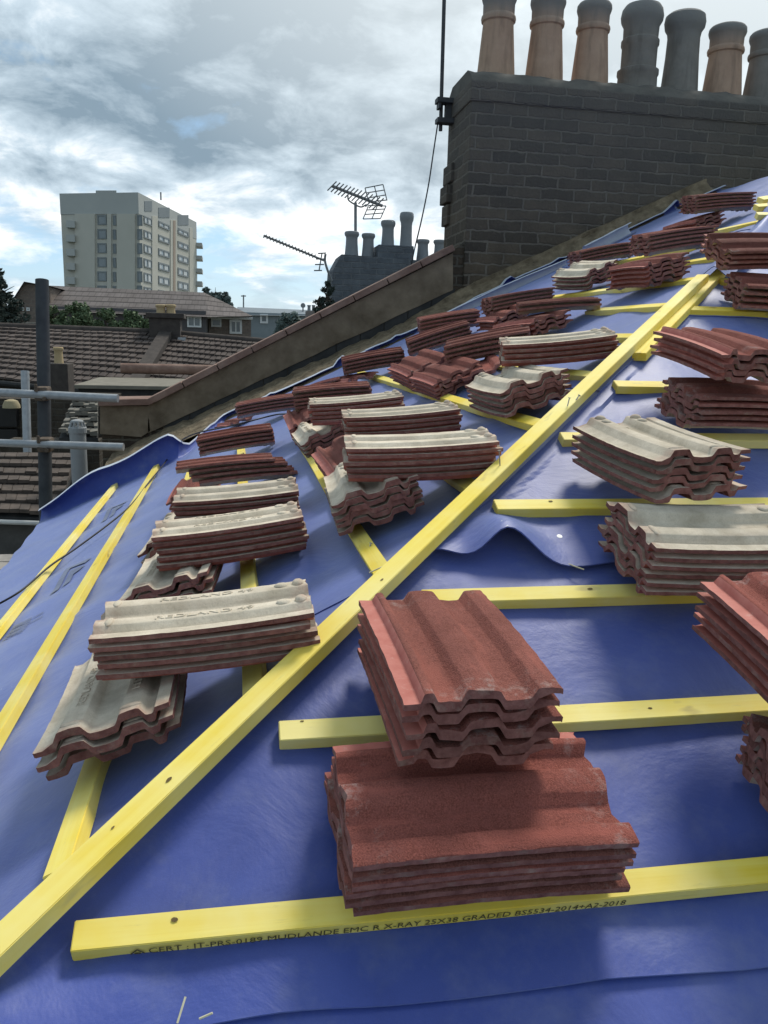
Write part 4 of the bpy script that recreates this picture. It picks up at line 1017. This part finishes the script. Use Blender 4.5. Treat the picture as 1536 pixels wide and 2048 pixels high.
mb.build('roof', M['rtile'], hb, fix=False)
mb = MB(); p = atY(418,700,YB+2.8); q = atY(502,634,YB+2.8); mb.abox(p.x, q.x, YB+2.8, YB+9, -6.5, q.z); mb.build('wing_wall', M['pinkbrick'], hb)
wA, wB = V((0,YB-.02,0)), V((5,YB-.02,0)); vA, vB = V((0,YB+2.78,0)), V((5,YB+2.78,0))
window(hb, 262,625,288,648, wA, wB, M['white'], 0); window(hb, 374,632,403,655, wA, wB, M['white'], 1); window(hb, 300,625,322,629, wA, wB, M['white'], 0, w=.05)
window(hb, 422,637,443,654, vA, vB, M['white'], 0); window(hb, 459,639,484,668, vA, vB, M['white'], 1, w=.12)
mb = MB(); p = atY(414,634,YB+2.6); q = atY(505,637,YB+2.6); mb.tube([p,q], .09, 6); mb.build('gutter', M['white'], hb)
hg = empty('house', atY(60,690,YB+2)); hg.location.z = -6.5; tag(hg, 'house with pinkish gable wall left of the scaffold pole', 'house')
mb = MB(); pts = [atY(18,700,YB+1), atY(100,700,YB+1), atY(100,574,YB+1), atY(48,565,YB+1), atY(18,612,YB+1)]; pts[0].z = pts[1].z = -6.5; mb.prism(pts, (0,8,0)); mb.build('wall', M['pinkbrick'], hg)
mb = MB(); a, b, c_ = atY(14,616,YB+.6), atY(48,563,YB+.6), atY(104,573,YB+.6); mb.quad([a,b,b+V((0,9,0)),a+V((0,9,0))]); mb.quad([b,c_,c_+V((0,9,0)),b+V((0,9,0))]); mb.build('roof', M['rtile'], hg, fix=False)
window(hg, 41,615,48,622, V((0,YB+.98,0)), V((5,YB+.98,0)), M['white'], 0, w=.05); window(hg, 53,615,60,622, V((0,YB+.98,0)), V((5,YB+.98,0)), M['white'], 0, w=.05)
YC = 62.0
M['haze_wall'] = simple('hazed_rendered_wall', (.20,.235,.25), (.25,.285,.30), 2, .9)  # wall and roof tones lightened to paint in distance haze
M['haze_roof'] = simple('hazed_slate_roof', (.19,.225,.255), (.23,.265,.295), 2, .9)
hc = empty('house', atY(560,690,YC)); hc.location.z = -6.5; tag(hc, 'pale hazy house with long low roof right of the dark hipped house', 'house')
p = atY(470,700,YC); q = atY(660,630,YC); mb = MB(); mb.abox(p.x, q.x, YC, YC+8, -6.5, q.z); mb.build('wall', M['haze_wall'], hc)
mb = MB(); e0, e1, t0, t1 = atY(468,630,YC-.4), atY(665,632,YC-.4), atY(475,614,YC+4), atY(665,622,YC+4); mb.quad([e0,e1,t1,t0]); mb.quad([t0,t1,V((t1.x,YC+8,e1.z)),V((t0.x,YC+8,e0.z))]); mb.build('roof', M['haze_roof'], hc, fix=False)
window(hc, 520,628,536,647, V((0,YC-.02,0)), V((5,YC-.02,0)), M['white'], 0, w=.14)
cs = empty('chimney_stack', atY(622,640,30)); tag(cs, 'hazy brown chimney with two pots just above the parapet coping', 'chimney')
mb = MB(); p = atY(613,660,30); q = atY(632,622,30); mb.abox(p.x, q.x, 30, 30.6, -6.5, q.z); mb.build('brickwork', simple('hazy_brick',(.17,.15,.14),(.22,.195,.18),5,.9), cs, bevel=.02)
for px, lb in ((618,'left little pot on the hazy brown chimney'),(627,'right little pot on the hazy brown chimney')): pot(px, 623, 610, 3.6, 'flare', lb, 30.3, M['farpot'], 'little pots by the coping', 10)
for (px, y0, y1, lb) in ((487,615,590,'thin aerial mast on the pale hazy house, left one'),(606,625,612,'short aerial mast with round dish on the pale hazy house')):
    t = empty('tv_aerial', atY(px,y0,YC)); tag(t, lb, 'aerial')
    bars([((px,y0),(px,y1))], YC+3, .06).build('mast', M['alu'], t)
    if px == 606:
        mb = MB(); mb.lathe(atY(px,611,YC+3), [(.02,-.06),(.16,-.04),(.19,.02),(.1,.05)], 14, 0, V((0,-1,0)), V((1,0,0))); mb.build('dish', M['alu'], t)
    else: bars([((px-5,y1+2),(px+5,y1+2))], YC+3, .05).build('crossbar', M['alu'], t)

# ------------------------------------------------------------------ tower block
tw = empty('tower_block', (0,0,-6.5)); 
YT = 150.0
PA, PB, PC = atY(135,690,YT+6), atY(286,690,YT), atY(397,690,YT+34)
PD = PC+V((-12,38,0)); PE = PA+V((2,46,0))
for q in (PA,PB,PC,PD,PE): q.z = 0
tw.location = (PB.x, PB.y+20, -6.5)
tag(tw, 'tall cream tower block with rows of dark windows against the sky', 'tower block')
M['cream'] = simple('cream_concrete', (.47,.465,.41), (.53,.52,.465), .15, .9)
M['creamdark'] = simple('grey_concrete', (.40,.42,.41), (.44,.46,.445), .2, .9)
M['tglass'] = simple('tower_glass', (.19,.225,.245), (.25,.285,.305), .3, .25, 0, .5)
M['tframe'] = simple('tower_frame', (.19,.215,.225), (.22,.245,.255), .3, .6)
zt = onwall(286,385,PA,PB).z; zs = onwall(286,428,PA,PB).z
def up(p, z): return V((p.x, p.y, z))
mb = MB(); ring = [PA,PB,PC,PD,PE]; mb.prism([up(p,-6.5) for p in ring], (0,0,zs+6.5)); mb.build('shaft', M['cream'], tw)
cen = (PA+PB+PC+PD+PE)/5
mb = MB(); mb.prism([up(cen+(p-cen)*1.004, zs+.02) for p in ring], (0,0,zt-zs)); mb.build('top_storey', M['creamdark'], tw)
# recess bays, set proud as darker strips
def strip(A, B, px0, py0, px1, py1, mat, name, out=.15):
    n = V((B.y-A.y, A.x-B.x, 0)).normalized(); n = n if n.dot(CAM-A) > 0 else -n
    a = onwall(px0,py0,A,B); b = onwall(px1,py0,A,B); c_ = onwall(px1,py1,A,B); d_ = onwall(px0,py1,A,B)
    mb = MB(); mb.prism([a,b,c_,d_], n*out); return mb.build(name, mat, tw)
strip(PA,PB,152,428,192,640,M['cream'],'pier',.4); strip(PA,PB,236,428,272,640,M['cream'],'pier',.4); strip(PA,PB,216,428,224,640,M['cream'],'pier',.3)
strip(PA,PB,192,381,233,398,M['creamdark'],'parapet_notch',.08)
strip(PB,PC,303,432,314,660,M['cream'],'pier',.15); strip(PB,PC,340,440,352,660,M['cream'],'pier',.15); strip(PB,PC,378,456,384,660,M['cream'],'pier',.15)
M['beigestrip'] = simple('beige_panel', (.33,.27,.22), (.38,.31,.26), .3, .9); strip(PB,PC,344.5,441,349,660,M['beigestrip'],'panel',.22)
for k in range(7):
    y = 430+k*28.2
    window(tw, 195,y,214,y+20, PA, PB, M['tframe'], 0, False, .22, M['tglass'], .10)
    if k < 6: window(tw, 226,y+1,233,y+21, PA, PB, M['tframe'], 0, False, .18, M['tglass'], .10)
    window(tw, 274.5,y,285.5,y+22, PA, PB, M['tframe'], 0, False, .22, M['tglass'], .10)
    y2 = 431+k*28.4; window(tw, 287,y2,303,y2+22, PB, PC, M['tframe'], 1, True, .22, M['tglass'], .12)
    y3 = 441+k*27.6; window(tw, 316,y3,338,y3+21, PB, PC, M['tframe'], 1, True, .28, M['tglass'], .12)
    y4 = 455+k*26.6
    if k < 6: window(tw, 355,y4,376,y4+21, PB, PC, M['tframe'], 1, True, .32, M['tglass'], .12)
for (x0,x1,yy) in ((275,303,402),(316,338,415),(355,376,430)):
    strip(PB,PC,max(x0,288),yy,x1,yy+20,simple('dull_panel',(.20,.235,.255),(.23,.26,.28),.3,.8),'panel',.12)
for k in range(6):
    y = 443+k*28; p = onwall(140,y,PA,PB); q = onwall(152,y+14,PA,PB)
    mb = MB(); mb.abox(p.x-.4, q.x, p.y-1.5, p.y+5, q.z, p.z); mb.build('balcony', M['creamdark'], tw)
    y = 483+k*26; p = onwall(387,y,PB,PC); q = onwall(396,y+11,PB,PC)
    mb = MB(); mb.abox(p.x, q.x+.9, q.y-1.5, q.y+4, q.z, p.z); mb.build('balcony', M['creamdark'], tw)
mb = MB(); p = onwall(320,397,PB,PC); mb.tube([p+V((0,2,0)), p+V((0,2,1.4))], .15, 6); mb.build('mast', M['alu'], tw)

# ------------------------------------------------------------------ trees and shrubs
M['leafd'] = leafmat('dark_leaves', (.035,.05,.045), (.07,.09,.075)); M['leafm'] = leafmat('mid_leaves', (.075,.115,.06), (.14,.19,.10)); M['leafh'] = leafmat('hazy_leaves', (.095,.13,.125), (.15,.19,.175))
M['bark'] = simple('bark', (.05,.042,.034), (.09,.075,.06), 8, .95, .02)
def tree(name, label, cat, base, H, Rr, ls, n, mat, shape='round', group=None, trunk=True):
    t = empty(name, base); tag(t, label, cat, group); base = V(base); rr = random.Random(int(abs(base.x*131+base.y*17+H*7)))
    mb = MB(); top = base+V((0,0,H*.85)); tr = max(.04, H*.02)
    mb.tube([base, base.lerp(top,.35)+V((tr,0,0)), base.lerp(top,.7)-V((tr,0,0)), top], [tr*1.6, tr*1.2, tr*.7, tr*.2], 8)
    for k in range(7):
        a = rr.uniform(0,6.28); s = base+V((0,0,H*rr.uniform(.3,.7))); e = s+V((math.cos(a)*Rr*.75, math.sin(a)*Rr*.75, H*.16)); mb.tube([s, s.lerp(e,.5)+V((0,0,H*.02)), e], [tr*.6,tr*.4,tr*.12], 6)
    mb.build('trunk', M['bark'], t, smooth=True)
    cl = []
    for k in range(26):
        for _ in range(40):
            p = V((rr.uniform(-1,1), rr.uniform(-1,1), rr.uniform(0,1))); r_ = math.hypot(p.x, p.y)
            lim = {'round': math.sin(math.pi*min(1,max(0,.12+.86*p.z)))**.6, 'cone': (1-p.z)**.8*.95+.05, 'bush': (1-p.z**2)**.5}[shape]
            if r_ < lim: break
        cl.append((V((p.x*Rr, p.y*Rr, H*(.22+.78*p.z) if shape != 'bush' else H*p.z)), rr.uniform(.22,.42)*Rr))
    mb = MB()
    for k in range(n):
        c, cr = cl[rr.randrange(len(cl))]; d = V((rr.gauss(0,1), rr.gauss(0,1), rr.gauss(0,.8))).normalized()*cr*rr.uniform(.45,1.05)
        q = base+c+d; a = V((rr.gauss(0,1), rr.gauss(0,1), rr.gauss(0,.6))).normalized(); b = a.cross(V((rr.gauss(0,1), rr.gauss(0,1), rr.gauss(0,1)))).normalized(); s = ls*rr.uniform(.6,1.3)
        mb.quad([q-a*s, q-b*s*.45, q+a*s, q+b*s*.45])
    mb.build('crown', mat, t, fix=False)
def treeat(px, pbase, ptop, Y, hw, *a, **k):
    b = atY(px, pbase, Y); t = atY(px, ptop, Y); kk = (b-CAM).dot(_f)/FOC
    return b, (t.z-b.z), hw*kk
b, H, r_ = treeat(2,690,528,34,42); tree('broadleaf_tree', 'dark leafy tree at the far left edge', 'tree', b, H, r_, .10, 5200, M['leafd'])
for px, hw, pt, lb in ((412,16,572,'left conifer of the clump right of the tower block'),(432,18,563,'middle conifer of the clump right of the tower block'),(452,13,573,'right conifer of the clump right of the tower block')):
    b, H, r_ = treeat(px,640,pt,75,hw); tree('conifer', lb, 'tree', b, H, r_, .22, 1800, M['leafh'], 'cone', 'conifers by the tower')
for px, hw, pt, lb in ((112,28,612,'green bush over the ridge just right of the scaffold pole'),(160,32,607,'wide green bush over the ridge in the middle of the hedge'),(212,32,613,'green bush over the ridge left of the white window'),(262,24,622,'small green bush under the left white window'),(298,13,625,'little bush beside the short dark chimney')):
    b, H, r_ = treeat(px,672,pt,33,hw); tree('bush', lb, 'bush', b, H, r_, .09, 2400, M['leafm'], 'bush', 'bushes behind the terrace')
b, H, r_ = treeat(45,672,628,33,30); tree('bush', 'dark bush below the pinkish gable', 'bush', b, H, r_, .09, 1800, M['leafd'], 'bush', 'bushes behind the terrace')
b, H, r_ = treeat(585,690,628,40,36); tree('bush', 'hazy green bush in front of the pale house', 'bush', b, H, r_, .12, 2400, M['leafh'], 'bush')
b, H, r_ = treeat(656,660,560,13.6,15); tree('creeper', 'leafy creeper growing up the left side of the smaller chimney', 'plant', b, H, r_, .035, 1500, M['leafd'], 'round')
b, H, r_ = treeat(640,630,585,13.6,14); tree('creeper', 'low leafy sprig left of the smaller chimney by the coping', 'plant', b, H, r_, .035, 600, M['leafd'], 'bush')

# ------------------------------------------------------------------ ground
M['ground'] = simple('ground', (.05,.06,.035), (.09,.085,.065), .2, .95)
mb = MB(); mb.quad([(-3000,-3000,-6.5),(3000,-3000,-6.5),(3000,3000,-6.5),(-3000,3000,-6.5)]); tag(mb.build('ground', M['ground'], None), kind='structure')

# ================================================================== CAMERA, SKY, SUN
cam = bpy.data.objects.new('camera', bpy.data.cameras.new('camera')); col.objects.link(cam)
cam.data.sensor_fit = 'HORIZONTAL'; cam.data.sensor_width = 36; cam.data.lens = FOC/1536*36; cam.data.clip_start = .02; cam.data.clip_end = 8000
m = Matrix((R_, U_, -_f)).transposed().to_4x4(); m.translation = CAM; cam.matrix_world = m; sc.camera = cam
SUN_EL, SUN_AZ = math.radians(52), math.radians(38)           # azimuth from +Y toward +X
w = bpy.data.worlds.new('World'); sc.world = w; w.use_nodes = True; nt = w.node_tree; nt.nodes.clear()
nn = lambda t: nt.nodes.new(t)
out = nn('ShaderNodeOutputWorld'); bg = nn('ShaderNodeBackground'); nt.links.new(bg.outputs[0], out.inputs[0]); bg.inputs['Strength'].default_value = .132
sky = nn('ShaderNodeTexSky'); sky.sky_type = 'NISHITA'; sky.sun_disc = False; sky.sun_elevation = SUN_EL; sky.sun_rotation = SUN_AZ; sky.air_density = 1.0; sky.dust_density = .6
tc = nn('ShaderNodeTexCoord'); sx = nn('ShaderNodeSeparateXYZ'); nt.links.new(tc.outputs['Generated'], sx.inputs[0])
def mth(op, a, b=0., c=None):
    n = nn('ShaderNodeMath'); n.operation = op
    for k, v in enumerate((a,b) if c is None else (a,b,c)):
        if isinstance(v, bpy.types.NodeSocket): nt.links.new(v, n.inputs[k])
        else: n.inputs[k].default_value = v
    return n.outputs[0]
zc = mth('ADD', mth('MAXIMUM', sx.outputs[2], 0.0), .30)
cb = nn('ShaderNodeCombineXYZ'); nt.links.new(mth('DIVIDE', sx.outputs[0], zc), cb.inputs[0]); nt.links.new(mth('DIVIDE', sx.outputs[1], zc), cb.inputs[1])
def wnoise(scale, det, rough, dist, loc):
    mp = nn('ShaderNodeMapping'); nt.links.new(cb.outputs[0], mp.inputs[0]); mp.inputs['Location'].default_value = loc
    n = nn('ShaderNodeTexNoise'); nt.links.new(mp.outputs[0], n.inputs['Vector'])
    for k, v in (('Scale',scale),('Detail',det),('Roughness',rough),('Distortion',dist)): n.inputs[k].default_value = v
    return n.outputs['Fac']
def wramp(f, stops):
    r = nn('ShaderNodeValToRGB'); nt.links.new(f, r.inputs[0]); e = r.color_ramp.elements
    while len(e) < len(stops): e.new(.5)
    for k, (p, c) in enumerate(stops): e[k].position = p; e[k].color = (c,c,c,1) if isinstance(c,(int,float)) else (*c,1)
    return r.outputs[0]
def wmix(f, a, b):
    n = nn('ShaderNodeMix'); n.data_type = 'RGBA'
    for k, v in ((0,f),(6,a),(7,b)):
        if isinstance(v, bpy.types.NodeSocket): nt.links.new(v, n.inputs[k])
        else: n.inputs[k].default_value = v if isinstance(v,(int,float)) else (*v,1)
    return n.outputs[2]
cov = wnoise(1.5, 8, .55, .25, (3.1,1.7,0)); shade = wnoise(1.15, 8, .56, .35, (9.2,4.4,2)); fine = wnoise(5.0, 8, .6, .3, (1,7,5))
cover = wramp(mth('ADD', mth('ADD', cov, mth('MULTIPLY', mth('SUBTRACT', fine, .5), .35)), mth('MULTIPLY', mth('SUBTRACT', sx.outputs[2], .13), .8)), [(.37,0),(.50,1)])
K = 1/.11
gray, light, white = (.225*K,.31*K,.385*K), (.54*K,.65*K,.735*K), (1.0*K,1.03*K,1.04*K)
sh_ = mth('ADD', mth('ADD', shade, mth('MULTIPLY', mth('SUBTRACT', fine, .5), .8)), mth('MULTIPLY', mth('SUBTRACT', sx.outputs[2], .18), -.55))
cc_ = wmix(wramp(sh_, [(.33,0),(.52,1)]), gray, light); cc_ = wmix(wramp(sh_, [(.52,0),(.66,1)]), cc_, white)
# brighter around the veiled sun
dt = nn('ShaderNodeVectorMath'); dt.operation = 'DOT_PRODUCT'; nt.links.new(tc.outputs['Generated'], dt.inputs[0])
sd = V((math.cos(SUN_EL)*math.sin(SUN_AZ), math.cos(SUN_EL)*math.cos(SUN_AZ), math.sin(SUN_EL))); dt.inputs[1].default_value = sd
cc_ = wmix(wramp(dt.outputs['Value'], [(.62,0),(.93,.85)]), cc_, (.95*K,1.0*K,1.0*K))
skyb = nn('ShaderNodeMix'); skyb.data_type = 'RGBA'; skyb.blend_type = 'MIX'; skyb.inputs[0].default_value = .45; nt.links.new(sky.outputs[0], skyb.inputs[6]); skyb.inputs[7].default_value = (.30*K,.58*K,.90*K,1)
final = wmix(cover, skyb.outputs[2], cc_)
nt.links.new(final, bg.inputs['Color'])
sl = bpy.data.lights.new('sun', 'SUN'); sl.energy = 2.7; sl.angle = math.radians(14); sl.color = (1,.94,.84)
so = bpy.data.objects.new('sun', sl); col.objects.link(so); so.rotation_euler = (-sd).to_track_quat('-Z','Y').to_euler(); so.location = (3,3,12)
sc.view_settings.view_transform = 'Standard'; sc.view_settings.look = 'None'; sc.view_settings.exposure = 0; sc.view_settings.gamma = 1
sc.render.engine = 'CYCLES'
bpy.context.view_layer.update()
